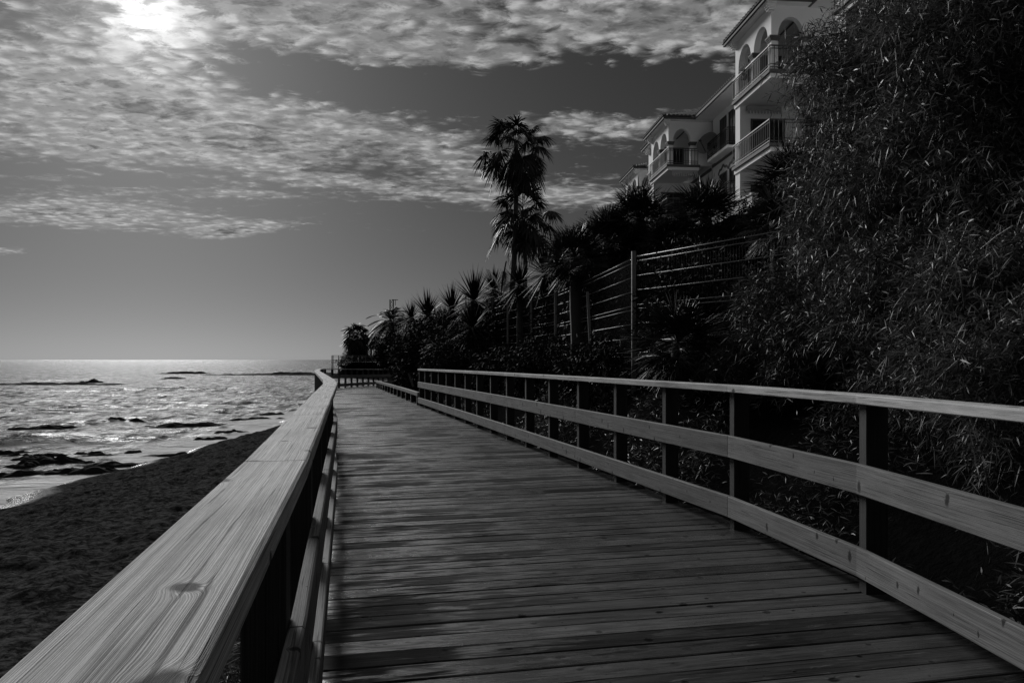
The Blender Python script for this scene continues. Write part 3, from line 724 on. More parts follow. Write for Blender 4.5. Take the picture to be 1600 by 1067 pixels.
def fan_crown(n, pet, Rf, nseg, seed, elev=(85, -55), spread=230, droop=0.25, bw=0.06, spread_jit=.2, flat=False):
    """fan-leaved crown about the origin"""
    r = np.random.default_rng(seed); Lv = Leaves()
    for k in range(n):
        f = (k + .5) / n; el = R(elev[0] + (elev[1] - elev[0]) * f ** 0.8 + r.uniform(-10, 10)); az = k * 2.39996 + r.uniform(-.3, .3)
        d = np.array([math.cos(el) * math.cos(az), math.cos(el) * math.sin(az), math.sin(el)])
        L = pet * r.uniform(.75, 1.15); hor = np.array([-math.sin(az), math.cos(az), 0.0])
        v, q = leaf_arrays(np.zeros((1, 3)), d[None], hor[None], L, 0.035, 0.12 + 0.1 * f, (0, .5, 1), (1.4, 1, .7)); Lv.add(v, q)
        hub = d * L; hub[2] -= (0.12 + .1 * f) * L
        tw = r.uniform(-.5, .5); upv = np.cross(d, hor); side = hor * math.cos(tw) + upv * math.sin(tw)
        fd = d * 0.85 + np.array([0, 0, -0.35 * (1 - abs(math.sin(el)) * .5)]) * (0 if flat else 1); fd /= np.linalg.norm(fd)
        ph = np.radians(np.linspace(-spread / 2, spread / 2, nseg)) + r.normal(size=nseg) * 0.03
        bd = fd[None] * np.cos(ph)[:, None] + side[None] * np.sin(ph)[:, None] + r.normal(size=(nseg, 3)) * 0.04
        nrm = np.cross(fd, side)
        sv = np.cross(bd, nrm[None] + r.normal(size=(nseg, 3)) * .35)
        ln = Rf * r.uniform(.85, 1.05, nseg) * (1 - 0.25 * np.abs(ph) / (np.pi)) * r.uniform(.85, 1.1)
        v, q = leaf_arrays(np.repeat(hub[None], nseg, 0), bd, sv, ln, bw, droop * r.uniform(.5, 1.4, nseg), (0, .45, .8, 1), (.35, 1, .7, .06)); Lv.add(v, q)
    return Lv
def yucca_crown(n, L, w, seed, elev=(88, -45), droop=.08):
    r = np.random.default_rng(seed); k = np.arange(n); f = (k + .5) / n
    el = np.radians(elev[0] + (elev[1] - elev[0]) * f ** .9 + r.uniform(-8, 8, n)); az = k * 2.39996 + r.uniform(-.3, .3, n)
    d = np.stack([np.cos(el) * np.cos(az), np.cos(el) * np.sin(az), np.sin(el)], -1)
    side = np.stack([-np.sin(az), np.cos(az), np.zeros(n)], -1)
    Lv = Leaves(); v, q = leaf_arrays(d * 0.06, d, side, L * r.uniform(.75, 1.1, n), w, droop * r.uniform(.2, 1.5, n), (0, .4, 1), (.7, 1, .05)); Lv.add(v, q)
    return Lv
def feather_crown(n, L, seed, nl=30, droop=.55, ll=.45):
    r = np.random.default_rng(seed); Lv = Leaves()
    for k in range(n):
        f = (k + .5) / n; el = R(82 - 110 * f + r.uniform(-8, 8)); az = k * 2.39996
        d = np.array([math.cos(el) * math.cos(az), math.cos(el) * math.sin(az), math.sin(el)]); side = np.array([-math.sin(az), math.cos(az), 0])
        Lk = L * r.uniform(.8, 1.1)
        v, q = leaf_arrays(np.zeros((1, 3)), d[None], side[None], Lk, .05, droop, (0, .3, .65, 1), (1, .8, .6, .2)); Lv.add(v, q)
        t = np.linspace(.15, 1, nl); base = d[None] * (Lk * t)[:, None]; base[:, 2] -= droop * Lk * t * t
        tan = d[None] * np.ones((nl, 1)); tan[:, 2] -= 2 * droop * t
        tan /= np.linalg.norm(tan, axis=1, keepdims=True)
        for s in (-1, 1):
            ld = tan * .6 + side[None] * s * .9 + np.array([0, 0, .12]); ln = ll * L / 2.5 * np.sin(np.clip(t * 2.6 + .3, 0, 3.0)) + .05
            v, q = leaf_arrays(base, ld, np.cross(ld, side[None] * .3 + np.array([0, 0, 1])), ln, .075 * L / 2.5, .25, (0, .5, 1), (.6, 1, .1)); Lv.add(v, q)
    return Lv
def plant(name, label, cat, foot, top, crown_mesh, crown_mat, trunk_r, group=None, rz=0.0, sc=1.0, bend=0.0, rough_trunk=0.0, crown_name='crown'):
    e = empty(name, foot); tag(e, label, cat, group)
    t = Vector(top) - Vector(foot); mb = MB(); pts = []; rad = []
    nseg = max(4, int(t.length / .35)); r = random.Random(label)
    for i in range(nseg + 1):
        q = i / nseg; pts.append(Vector((0, 0, -0.15)).lerp(t, q) + Vector((bend * math.sin(q * 3.14), 0, 0)))
        rad.append(trunk_r * (1.25 - .45 * q + rough_trunk * r.uniform(-.3, .5)))
    mb.tube(pts, rad, 9); mb.build('trunk', BARK, e, True)
    o = link(crown_name, crown_mesh, crown_mat, e); o.location = t; o.rotation_euler = (0, 0, rz); o.scale = (sc, sc, sc)
    return e
def gz(x, y): return float(bank_z(np.array(x), np.array(y)))

def build_palms():
    # two tall shaggy fan palms
    for i, (px, py, Y, h, lab, seed, sc) in enumerate(((806, 226, 40, 0, 'taller of the two shaggy fan palms rising above the fence, its crown against the sky', 5, 1.0),
                                                    (817, 334, 40.8, 0, 'shorter of the two shaggy fan palms, crown hanging below the taller one', 9, 1.0))):
        t = P(px, py, Y); fx = P(798 if i == 0 else 818, 400, Y)[0]
        z = gz(fx, Y); Lv = fan_crown(34, 1.45, 1.02, 36, seed, elev=(84, -62), spread=225, droop=.62, bw=.075)
        # dead skirt under the crown
        r = np.random.default_rng(seed + 50); n = 150; az = r.uniform(0, 6.28, n); zz = -r.uniform(.2, 1.8, n)
        base = np.stack([.2 * np.cos(az), .2 * np.sin(az), zz], -1); d = np.stack([np.cos(az) * .5, np.sin(az) * .5, -np.ones(n)], -1)
        v, q = leaf_arrays(base, d, np.stack([-np.sin(az), np.cos(az), np.zeros(n)], -1), r.uniform(.4, .9, n), .07, .1); Lv.add(v, q)
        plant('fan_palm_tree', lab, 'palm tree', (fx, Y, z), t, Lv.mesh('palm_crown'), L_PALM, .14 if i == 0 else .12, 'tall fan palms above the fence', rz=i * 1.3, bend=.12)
    # dwarf fan palms on the bank
    low = [(1000, 345, 18.0, 'dwarf fan palm clump on the bank, directly below the middle wing of the building', 3, 0.84),
           (1103, 340, 16.0, 'dwarf fan palm with a round spiky head below the small balcony with the satellite dish', 4, 0.8),
           (1045, 378, 16.5, 'dwarf fan palm in the dip between the two round-headed fan palms', 6, .55),
           (898, 402, 17.0, 'dark fan palm leaning over the top of the wire fence, beside the tall palms', 7, .72),
           (950, 378, 18.5, 'fan palm behind the fence, between the leaning one and the clump under the middle wing', 8, 0.85),
           (1238, 285, 12.5, 'large fan palm beside the big long-leaved shrub, partly covering the nearest balcony', 12, .66),
           (1215, 345, 12.2, 'lower fan palm just under the large one, above the top wire of the fence', 15, .55),
           (1060, 535, 10.6, 'low dark fan palm growing in front of the fence, above the landward railing', 16, .62)]
    meshes = [fan_crown(60, .58, .82, 36, 30 + k, elev=(88, -55), spread=215, droop=.12, bw=.021, flat=True).mesh('fan_crown') for k in range(3)]
    for k, (px, py, Y, lab, seed, sc) in enumerate(low):
        t = P(px, py, Y); z = gz(t[0], Y)
        plant('dwarf_fan_palm', lab, 'fan palm', (t[0] + .1, Y + .1, min(z, t[2] - .3)), t, meshes[k % 3], L_FAN, .14, 'fan palms on the bank', rz=seed * 1.1, sc=sc, rough_trunk=.3)
    # yuccas
    yl = [(741, 470, 26.0, 1.0, 'large spiky yucca breaking the skyline left of the tall palms'),
          (668, 493, 31.0, .95, 'spiky yucca head on the skyline, next one left of the largest'),
          (694, 512, 30.0, .75, 'small upright yucca right of the left skyline yucca'),
          (738, 512, 24.0, .85, 'yucca below the largest one, in front of the fence'),
          (852, 428, 21.0, .8, 'yucca with long spread leaves at the foot of the tall palms, by the fence top'),
          (640, 508, 34.0, .6, 'smallest yucca, left end of the skyline row'),
          (872, 402, 20.0, .6, 'yucca tucked against the leaning fan palm'),
          (706, 484, 29.0, .9, 'yucca on the skyline between the left head and the largest one'),
          (772, 452, 28.5, .75, 'yucca showing above the fence just left of the palm trunks'),
          (643, 497, 33.0, .7, 'low yucca beside the date palm, its tips on the skyline'),
          (690, 530, 27.0, .8, 'yucca rosette low on the bank in front of the skyline row'),
          (812, 446, 23.0, .7, 'half-hidden yucca between the fence posts and the palm trunks')]
    ym = [yucca_crown(190, 1.0, .05, 60 + k, elev=(88, -75)).mesh('yucca_crown') for k in range(2)]
    for k, (px, py, Y, sc, lab) in enumerate(yl):
        t = P(px, py, Y); z = gz(t[0], Y)
        plant('yucca', lab, 'yucca', (t[0], Y, min(z, t[2] - .3)), t, ym[k % 2], L_YUC, .09, 'yuccas along the fence', rz=k * .9, sc=sc * 1.22, rough_trunk=.2)
    # feather palms
    fm = feather_crown(34, 2.6, 90, ll=.6).mesh('feather_crown')
    t = P(611, 503, 62); plant('date_palm', 'small feather-leaved date palm at the head of the bend, below the lattice mast', 'palm tree', (t[0], 62, gz(t[0], 62) - 2.0), t, fm, L_PALM, .22, sc=1.0)
    fm2 = feather_crown(9, 1.7, 93, droop=.25).mesh('young_feather_crown')
    t = P(783, 462, 27); plant('young_palm', 'young feather palm with thin upright fronds behind the fence', 'palm tree', (t[0], 27, gz(t[0], 27)), t, fm2, L_PALM, .06)
    # headland palms
    m1 = fan_crown(40, 1.0, 1.0, 14, 95, elev=(80, -60), droop=.5, bw=.14).mesh('headland_crown')
    for (px, py, Y, sc, lab) in ((557, 523, 182.4, 2.4, 'tallest palm on the headland beyond the cove'), (553, 538, 183.6, 1.7, 'low palm in front of the tallest headland palm'),
                                 (563, 541, 184.8, 1.55, 'palm hugging the right side of the tallest headland palm'), (580, 530, 189.6, 1.3, 'small palm beside the white headland house')):
        t = P(px, py, Y); plant('headland_palm', lab, 'palm tree', (t[0], Y, 0.3), t, m1, L_PALM, .25, 'palms on the headland', rz=px, sc=sc)
build_palms()

def blob(px, py, Y, r, ry=None, rz=None):
    x, y, z = P(px, py, Y); return (x, y, z, r, ry or r, rz or r)
def build_shrubs():
    b = [blob(1490, 110, 8.2, 1.25), blob(1600, 60, 7.2, 1.3), blob(1385, 130, 8.8, .85, .9, .8), blob(1400, 250, 8.6, 1.0), blob(1530, 280, 7.4, 1.2),
         blob(1440, 370, 7.8, 1.05), blob(1360, 360, 8.6, .75), blob(1330, 80, 9.2, .55, .6, .5), blob(1640, 250, 6.8, 1.1), blob(1310, 300, 9.0, .5, .5, .6), blob(1520, 20, 8.5, 1.0), blob(1295, 130, 9.2, .42, .5, .5)]
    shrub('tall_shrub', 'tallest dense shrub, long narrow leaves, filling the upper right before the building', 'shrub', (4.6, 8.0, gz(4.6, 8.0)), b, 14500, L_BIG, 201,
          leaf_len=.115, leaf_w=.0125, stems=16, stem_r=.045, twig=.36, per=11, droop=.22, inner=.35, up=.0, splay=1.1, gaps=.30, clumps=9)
    b = [blob(1240, 495, 9.4, .6), blob(1310, 460, 9.0, .7), blob(1250, 550, 8.8, .55), blob(1165, 555, 9.6, .42, .42, .35), blob(1330, 530, 8.4, .7)]
    shrub('hedge_shrub', 'leafy shrub hiding the right end of the wire fence', 'shrub', (3.4, 9.2, gz(3.4, 9.2)), b, 5200, L_LOW, 211, leaf_len=.10, leaf_w=.0115, twig=.28, inner=.4, per=10, droop=.2, up=.05, splay=1.05, gaps=.28, clumps=8)
    b = [blob(1430, 500, 7.0, .8), blob(1530, 470, 6.4, .8), blob(1480, 570, 6.2, .6), blob(1380, 580, 7.2, .5)]
    shrub('hedge_shrub', 'dark shrub under the tall one, straight behind the right-hand part of the railing', 'shrub', (3.7, 6.8, gz(3.7, 6.8)), b, 5600, L_LOW, 217, leaf_len=.10, leaf_w=.0105, twig=.28, inner=.4, per=10, droop=.2, up=.05, splay=1.05, gaps=.28, clumps=8)
    b = [blob(1600, 520, 5.2, .75), blob(1660, 430, 5.0, .8), blob(1580, 600, 4.8, .45)]
    shrub('hedge_shrub', 'shrub with pale-edged narrow leaves at the right edge of the picture', 'shrub', (3.7, 5.0, gz(3.7, 5.0)), b, 4600, L_BIG, 223, leaf_len=.095, leaf_w=.0095, twig=.28, inner=.4, per=10, droop=.2, up=.05, splay=1.05, gaps=.28, clumps=8)
    for i, (px, py, Y, r, n, lab) in enumerate(((720, 555, 24, 1.1, 2200, 'rounded bush at the foot of the fence, behind the middle of the landward railing'),
            (680, 572, 29, 1.15, 2200, 'bush spilling over the bank above the low edge rail'), (628, 540, 41, 1.2, 2400, 'dark round bush under the date palm at the bend'),
            (652, 572, 38, .9, 1600, 'bush leaning over the far end of the low edge rail'), (690, 535, 29, 1.2, 2200, 'bush between the yuccas and the low edge rail'),
            (785, 585, 20, .7, 1500, 'low bush behind the far posts of the landward railing'), (850, 578, 17.5, .7, 1500, 'low bush at the base of the leaning fence post'),
            (940, 588, 14.0, .6, 1400, 'low bush beneath the tallest fence post'), (660, 540, 36, 1.2, 2200, 'bush beneath the smallest yucca'),
            (1090, 385, 24, 1.0, 1800, 'shrub by the terrace wall under the building'), (1160, 400, 15.5, .85, 1800, 'leafy bush behind the right fence panel'),
            (1058, 455, 15.0, 1.0, 2000, 'dark bush behind the tallest fence post'), (908, 490, 21, 1.15, 2200, 'bush seen through the fence below the leaning fan palm'),
            (968, 455, 18.5, 1.1, 2200, 'bush filling the bank between fence and fan palms'), (772, 520, 30, 1.3, 2400, 'bush seen through the farthest fence panels'),
            (1195, 372, 17, .8, 1600, 'leafy bush under the nearest balcony, left of the large fan palm'),
            (825, 505, 27, 1.3, 2400, 'tall bush behind the fence at the foot of the palm trunks'), (700, 540, 36, 1.1, 2000, 'bush on the slope under the left yucca heads'),
            (950, 410, 21, 1.3, 2200, 'bush behind the fan palms, halfway up the bank'), (1040, 405, 20, 1.2, 2200, 'bush under the middle wing, behind the round-headed fan palms'),
            (1100, 470, 12.5, .8, 1800, 'dark bush behind the fence, under its right panel'))):
        x, y, z = P(px, py, Y); g = gz(x, Y)
        bl = [(x, y, z, r, r, r * .85), (x + r * .6, y + .3, z - .35 * r, r * .7, r * .7, r * .6), (x - r * .5, y - .2, z - .4 * r, r * .65, r * .7, r * .6)]
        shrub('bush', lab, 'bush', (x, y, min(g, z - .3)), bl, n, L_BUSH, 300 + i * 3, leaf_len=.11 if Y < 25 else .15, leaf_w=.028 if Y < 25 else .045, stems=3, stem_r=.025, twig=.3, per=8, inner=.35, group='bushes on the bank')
    # undergrowth on the slope behind the landward railing
    r = np.random.default_rng(77); n = 11000
    y = r.uniform(1.5, 24, n) ** 1.0; u = r.uniform(.35, 3.6, n); x = np.interp(y, RZ, RX) + u; z = bank_z(x, y)
    kp = vnoise(x + 30, y, 1.1, 71) > .40; x, y, z = x[kp], y[kp], z[kp]; n = len(x)
    N = n * 7; base = np.repeat(np.stack([x, y, z], -1), 7, 0) + r.normal(size=(N, 3)) * [.07, .07, .05]; base[:, 2] += np.repeat(r.uniform(0, .9, n) * vnoise(x + 11, y, 1.4, 73), 7) * r.uniform(.5, 1, N)
    d = r.normal(size=(N, 3)) * [.8, .8, .5] + [-.3, 0, .35]
    v, q = leaf_arrays(base, d, np.cross(d, r.normal(size=(N, 3))), r.uniform(.05, .11, N), .011, .2)
    o = link('undergrowth', np_mesh('undergrowth', v, q), L_LOW); tag(o, 'dark leafy ground cover on the slope behind the landward railing', 'undergrowth', kind='stuff')
    # grass on the sand below the seaward railing
    n = 1600; y = r.uniform(-1, 9, n); x = np.interp(y, LZ, LX) - .15 - np.abs(r.normal(size=n)) * .35; z = -1.35 - .12 * (np.interp(y, LZ, LX) - x)
    N = n * 9; base = np.repeat(np.stack([x, y, z], -1), 9, 0) + r.normal(size=(N, 3)) * [.03, .03, .02]
    d = r.normal(size=(N, 3)) * [.5, .5, .2] + [0, 0, 1.0]
    v, q = leaf_arrays(base, d, np.cross(d, r.normal(size=(N, 3))), r.uniform(.15, .4, N), .009, .5)
    o = link('beach_grass', np_mesh('beach_grass', v, q), L_LOW); tag(o, 'dark grass growing in the sand at the foot of the seaward railing', 'grass', kind='stuff')
build_shrubs()

# ------------------------------------------------------------------ wire fence on the bank
def build_fence():
    pts = [(3.86 + 1.62, 7.25, 1.0), (3.86, 9.87, 1.0), (2.1, 12.7, 1.0), (1.70, 16.0, .98), (1.15, 19.5, 1.0), (.57, 22.0, 1.12), (-.15, 24.5, 1.2), (-.72, 27.0, 1.65), (-1.9, 30.3, 1.75), (-2.9, 34.5, 1.85)]
    e = empty('wire_fence', (2.1, 12.7, 1.0)); off = Vector(e.location)
    tag(e, 'welded wire mesh fence with thin steel posts climbing the planted bank', 'fence')
    made = []
    for k, p in enumerate(pts):
        mb = MB(); top = 2.12
        if k == 3:      # the leaning one
            mb.bar((p[0] - .06, p[1], p[2] + 1.75), (p[0] + .07, p[1], p[2] - .6), .055); lab = 'leaning steel post'
        else:
            mb.bar((p[0], p[1], p[2] - .5), (p[0], p[1], p[2] + top), .07 if k == 2 else .06); lab = None
        o = mb.build('post', GALV, e); made.append(o)
        if lab: o['label'] = lab
    for a, b in zip(pts[:-1], pts[1:]):
        mb = MB(); zz = (a[2] + b[2]) / 2; A = Vector((a[0], a[1], 0)); B = Vector((b[0], b[1], 0)); d = (B - A).normalized(); nr = Vector((-d.y, d.x, 0))
        A += d * .05 - nr * .04; B -= d * .05 + nr * .04
        for h in (2.03, 1.95, 1.70, 1.45, 1.20, 1.13, .88, .63, .38, .31, .10):
            mb.tube([A + Vector((0, 0, zz + h)), B + Vector((0, 0, zz + h))], .0075, 6)
        made.append(mb.build('wire_panel', WIRE, e, True)); mb = MB()
        L = (B - A).length; n = int(L / .055)
        for i in range(n + 1):
            q = A + d * (L * i / n); mb.bar(q + nr * .009 + Vector((0, 0, zz + .04)), q + nr * .009 + Vector((0, 0, zz + 2.06)), .0028)
        made.append(mb.build('vertical_wires', METAL, e))  # same mesh as the level wires; their lack of light is put into a darker colour
    for o in made: o.location = -off
build_fence()

# ------------------------------------------------------------------ apartment building
ZB = 6.8; F1, F2, F3, EV = .45, 3.55, 6.65, 9.4
TH = math.atan(.085)
def arch_wall(mb, axis, c0, w0, w1, z0, z1, openings, th):
    """wall in the plane axis=c0 (axis 'x' or 'y'), running w0..w1, thickness th inwards (+), arched openings (a, b, bottom, spring, top)"""
    def pt(w, z, t): return (c0 + t, w, z) if axis == 'x' else (w, c0 + t, z)
    def strip(pa, pb):     # two polylines front faces, with thickness handled as separate quads
        pass
    NS = 14
    edges = []
    x = w0
    quads = []
    for (a, b, zb, zs, zt) in openings:
        quads.append([(x, z0), (a, z0), (a, z1), (x, z1)])
        if zb > z0: quads.append([(a, z0), (b, z0), (b, zb), (a, zb)])
        rx = (b - a) / 2; cx = (a + b) / 2
        arc = [(cx - rx * math.cos(math.pi * i / NS), zs + (zt - zs) * math.sin(math.pi * i / NS)) for i in range(NS + 1)]
        for i in range(NS): quads.append([arc[i], arc[i + 1], (arc[i + 1][0], z1), (arc[i][0], z1)])
        outline = [(a, zb)] + arc + [(b, zb)]
        for i in range(len(outline) - 1): edges.append((outline[i], outline[i + 1]))
        edges.append((outline[-1], outline[0]))
        x = b
    quads.append([(x, z0), (w1, z0), (w1, z1), (x, z1)])
    for q in quads:
        for t in (0, th):
            mb.add([pt(w, z, t) for w, z in q], [(0, 1, 2, 3)])
    for (p, q) in edges: mb.add([pt(*p, 0), pt(*q, 0), pt(*q, th), pt(*p, th)], [(0, 1, 2, 3)])
    for (p, q) in (((w0, z0), (w0, z1)), ((w1, z0), (w1, z1)), ((w0, z1), (w1, z1)), ((w0, z0), (w1, z0))):
        mb.add([pt(*p, 0), pt(*q, 0), pt(*q, th), pt(*p, th)], [(0, 1, 2, 3)])
def railing(parent, segs, z, h=1.0, mat=None, step=.19):
    mb = MB(); m2 = MB()
    for (p, q) in segs:
        p = Vector((p[0], p[1], z)); q = Vector((q[0], q[1], z)); d = q - p; L = d.length
        mb.bar(p + Vector((0, 0, h)), q + Vector((0, 0, h)), .055, .045)
        m2.bar(p + Vector((0, 0, h - .12)), q + Vector((0, 0, h - .12)), .025)
        m2.bar(p + Vector((0, 0, .22)), q + Vector((0, 0, .22)), .025)
        mb.bar(p + Vector((0, 0, .10)), q + Vector((0, 0, .10)), .03)
        n = max(2, int(L / step))
        for i in range(n + 1):
            c = p + d * (i / n); big = i % 12 == 0
            m2.bar(c + Vector((0, 0, 0)), c + Vector((0, 0, h - .02)), .035 if big else .022)
    m2.build('balusters', METAL, parent)
    return mb.build('railing', mat or RAILW, parent)
def tiles(mb, p, along, n, up, lens, pitch=.26):
    """half-round tile rows: from p stepping along, each running up the vector up for lens[i] metres"""
    along = Vector(along).normalized(); up = Vector(up).normalized(); nr = along.cross(up).normalized()
    if nr.z < 0: nr = -nr
    r = pitch * .46
    for i in range(n):
        L = lens(i * pitch + pitch / 2)
        if L < .1: continue
        c = Vector(p) + along * (i * pitch + pitch / 2)
        ring = [along * (r * math.cos(a)) + nr * (r * math.sin(a)) for a in np.linspace(0, math.pi, 6)]
        mb.loft([[c + v for v in ring], [c + up * L + v for v in ring]])
def tower(parent, y0=0.0, front_end=1.85, ylen=3.9, xw=2.8, narch=2, top_only=False, x0=0.0):
    y1 = y0 + ylen
    wb = MB()
    ar = []
    if narch == 2: ar = [(y0 + .35, y0 + 1.8, F3 + .02, F3 + 1.45, F3 + 2.25), (y0 + 2.12, y0 + 3.52, F3 + .02, F3 + 1.45, F3 + 2.25)]
    else: ar = [(y0 + .5, y0 + 1.85, F3 + .02, F3 + 1.45, F3 + 2.25)]
    arch_wall(wb, 'x', x0, y0, y1, F3, EV, ar, .28)
    arch_wall(wb, 'y', y0, x0 + .28, x0 + xw, F3, EV, [(x0 + .30, x0 + 1.42, F3 + .02, F3 + 1.5, F3 + 2.28)], .28)
    wb.box(x0 + .28, x0 + xw, y1 - .25, y1, F3, EV)                     # rear wall of the loggia
    for zf, zt in ((F2, F3 - .32), (F1, F2 - .32), (-1.5, F1 - .02)):
        if zf < 0: wb.box(x0 + .05, x0 + xw, y0 + .05, y1, zf, zt)
        else: wb.box(x0, x0 + xw, y1 - .55, y1, zf, zt)
    wb.build('wall', PLASTER, parent)
    # capitals on the pillars
    for (yy0, yy1) in ([(y0 - .03, y0 + .36), (y0 + 1.79, y0 + 2.13)] if narch == 2 else [(y0 - .03, y0 + .5)]):
        cb = MB()
        for k in range(3):
            cb.box(x0 - .04 - .03 * k, x0 + .32 + .02 * k, yy0 - .03 * k, yy1 + .03 * k, F3 + 1.24 + .07 * k, F3 + 1.31 + .07 * k)
        cb.build('capital', PLASTER2, parent)
    cb = MB()
    for k in range(3): cb.box(x0 + 1.41 - .03 * k, x0 + 1.75 + .03 * k, y0 - .04 - .03 * k, y0 + .30, F3 + 1.24 + .07 * k, F3 + 1.31 + .07 * k)
    cb.build('capital', PLASTER2, parent)
    # balconies on each floor
    for zf in ((F3,) if top_only else (F3, F2, F1)):
        bal = empty('balcony', (0, 0, 0), 0, parent)
        sb = MB(); xe = x0 + (front_end + .15 if zf == F3 else xw)
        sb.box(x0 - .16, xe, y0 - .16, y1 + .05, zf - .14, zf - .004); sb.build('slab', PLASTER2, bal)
        s2 = MB(); s2.box(x0 - .06, xe - .06, y0 - .06, y1 + .02, zf - .34, zf - .142); s2.build('soffit_band', PLASTER, bal)
        railing(bal, [((x0 - .11, y1), (x0 - .11, y0 - .11)), ((x0 - .11, y0 - .11), (x0 + front_end, y0 - .11))], zf)
    # recessed windows and curtain
    gb = MB(); gb.box(x0 + xw - .35, x0 + xw - .30, y0 + .5, y1 - .5, F3 + .05, F3 + 2.1); gb.build('curtain', CURTAIN, parent)
    for zf in ((F3,) if top_only else (F3, F2, F1)):
        w = MB(); yy = y1 - (.25 if zf == F3 else .55)
        w.box(x0 + .55, x0 + 2.1, yy - .03, yy - .004, zf + .05, zf + 2.1); wo = w.build('window', GLASS, parent)
        f = MB()
        for xx in (x0 + .50, x0 + 1.29, x0 + 2.06): f.box(xx, xx + .08, yy - .06, yy - .032, zf + .03, zf + 2.14)
        f.box(x0 + .585, x0 + 2.055, yy - .058, yy - .033, zf + 2.06, zf + 2.14); f.build('frame', SHUT, wo)
    # eave with mouldings and hipped tile roof
    ov = .42; eb = MB()
    eb.box(x0 - ov + .06, x0 + xw, y0 - ov + .06, y1 + .35, EV - .02, EV + .08); eb.build('eave', PLASTER, parent)
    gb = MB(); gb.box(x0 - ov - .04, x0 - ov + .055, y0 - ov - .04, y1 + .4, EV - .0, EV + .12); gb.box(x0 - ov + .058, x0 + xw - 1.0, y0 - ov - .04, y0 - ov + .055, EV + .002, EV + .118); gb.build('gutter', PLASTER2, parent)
    for (cx, cy) in ((x0 - .20, y0 - .20), (x0 - .20, y1 - .25)):
        cb = MB()
        for k in range(4): cb.box(cx - .05 * k, cx + .26, cy - .05 * k, cy + .26, EV - .30 + .07 * k, EV - .23 + .07 * k)
        cb.build('corbel', PLASTER, parent)
    rb = MB(); sl = math.tan(R(23)); hw = xw + ov
    ze = EV + .13
    A = (x0 - ov - .08, y0 - ov - .08, ze); xr = x0 + xw
    yL = y1 + .45 - A[1]; yr = y1 + .45
    ridge = min(hw, 3.2)
    # base planes under the tiles: west slope, south hip
    rb.add([A, (A[0], yr, ze), (A[0] + ridge, yr, ze + ridge * sl), (A[0] + ridge, A[1] + ridge, ze + ridge * sl)], [(0, 1, 2, 3)])
    rb.add([A, (A[0] + ridge, A[1] + ridge, ze + ridge * sl), (A[0] + 2 * ridge, A[1] + ridge * .0, ze)], [(0, 1, 2)])
    rb.add([(A[0], yr, ze), (A[0] + ridge, yr, ze + ridge * sl), (A[0] + ridge, yr, ze)], [(0, 1, 2)])
    k = math.sqrt(1 + sl * sl)
    tiles(rb, (A[0], A[1], ze + .015), (0, 1, 0), int(yL / .26), (1, 0, sl), lambda t: min(t, ridge) * k)
    tiles(rb, (A[0], A[1], ze + .015), (1, 0, 0), int(min(2 * ridge, xw + ov + 1.2) / .26), (0, 1, sl), lambda t: (t if t < ridge else max(0, 2 * ridge - t)) * k)
    rb.build('roof', TILE, parent)
def house_window(parent, x, y0, y1, z0, z1, mould=True, mat=None):
    w = MB(); w.box(x - .015, x - .003, y0, y1, z0, z1); o = w.build('window', mat or GLASS, parent)
    f = MB(); ym = (y0 + y1) / 2
    for yy in (y0 - .05, ym - .03, y1 - .01): f.box(x - .05, x - .018, yy, yy + .06, z0 - .02, z1 + .05)
    f.box(x - .048, x - .019, y0 + .012, y1 - .012, z1 - .01, z1 + .048); f.build('frame', SHUT if mat else PLASTER2, o)
    if mould:
        m = MB(); n = 16; w_ = y1 - y0 + .5; yc = ym
        pts = []
        for i in range(n + 1):
            t = -1 + 2 * i / n; pts.append((yc + t * w_ / 2, z1 + .12 + .28 * max(0, math.cos(t * 1.57)) ** 1.5 + .06 * math.cos(t * 9)))
        for a, b in zip(pts[:-1], pts[1:]):
            m.add([(x - .05, a[0], a[1]), (x - .05, b[0], b[1]), (x - .05, b[0], b[1] + .12), (x - .05, a[0], a[1] + .12), (x, a[0], a[1]), (x, b[0], b[1]), (x, b[0], b[1] + .12), (x, a[0], a[1] + .12)],
                  [(0, 1, 2, 3), (3, 2, 6, 7), (1, 0, 4, 5)])
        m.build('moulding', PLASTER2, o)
def body(parent, y0, y1, xf=2.8, xb=11.0, wins=True):
    b = MB(); b.box(xf, xb, y0, y1, -2.5, EV); b.build('wall', PLASTER, parent)
    e = MB(); e.box(xf - 1.1, xf, y0 + .003, y1 - .003, EV - .06, EV + .06); e.build('eave', PLASTER, parent)
    g = MB(); g.box(xf - 1.2, xf - 1.105, y0 + .003, y1 - .003, EV - .04, EV + .1); g.build('gutter', PLASTER2, parent)
    r = MB(); sl = math.tan(R(23)); W = (xb - xf) / 2 + 1.2
    A = (xf - 1.22, y0, EV + .115)
    r.add([A, (A[0], y1, A[2]), (A[0] + W, y1, A[2] + W * sl), (A[0] + W, y0, A[2] + W * sl)], [(0, 1, 2, 3)])
    r.add([(A[0] + W, y0, A[2] + W * sl), (A[0] + W, y1, A[2] + W * sl), (A[0] + 2 * W, y1, A[2]), (A[0] + 2 * W, y0, A[2])], [(0, 1, 2, 3)])
    r.add([A, (A[0] + W, y0, A[2] + W * sl), (A[0] + 2 * W, y0, A[2])], [(0, 1, 2)])
    r.add([(A[0], y1, A[2]), (A[0] + W, y1, A[2] + W * sl), (A[0] + 2 * W, y1, A[2])], [(0, 1, 2)])
    tiles(r, (A[0], A[1], A[2] + .015), (0, 1, 0), int((y1 - y0) / .26), (1, 0, sl), lambda t: W * math.sqrt(1 + sl * sl))
    r.build('roof', TILE, parent)
    c = MB(); c.box(xf - .06, xf - .003, y0 + .004, y1 - .004, F3 - .30, F3 - .12); c.build('string_course', PLASTER2, parent)
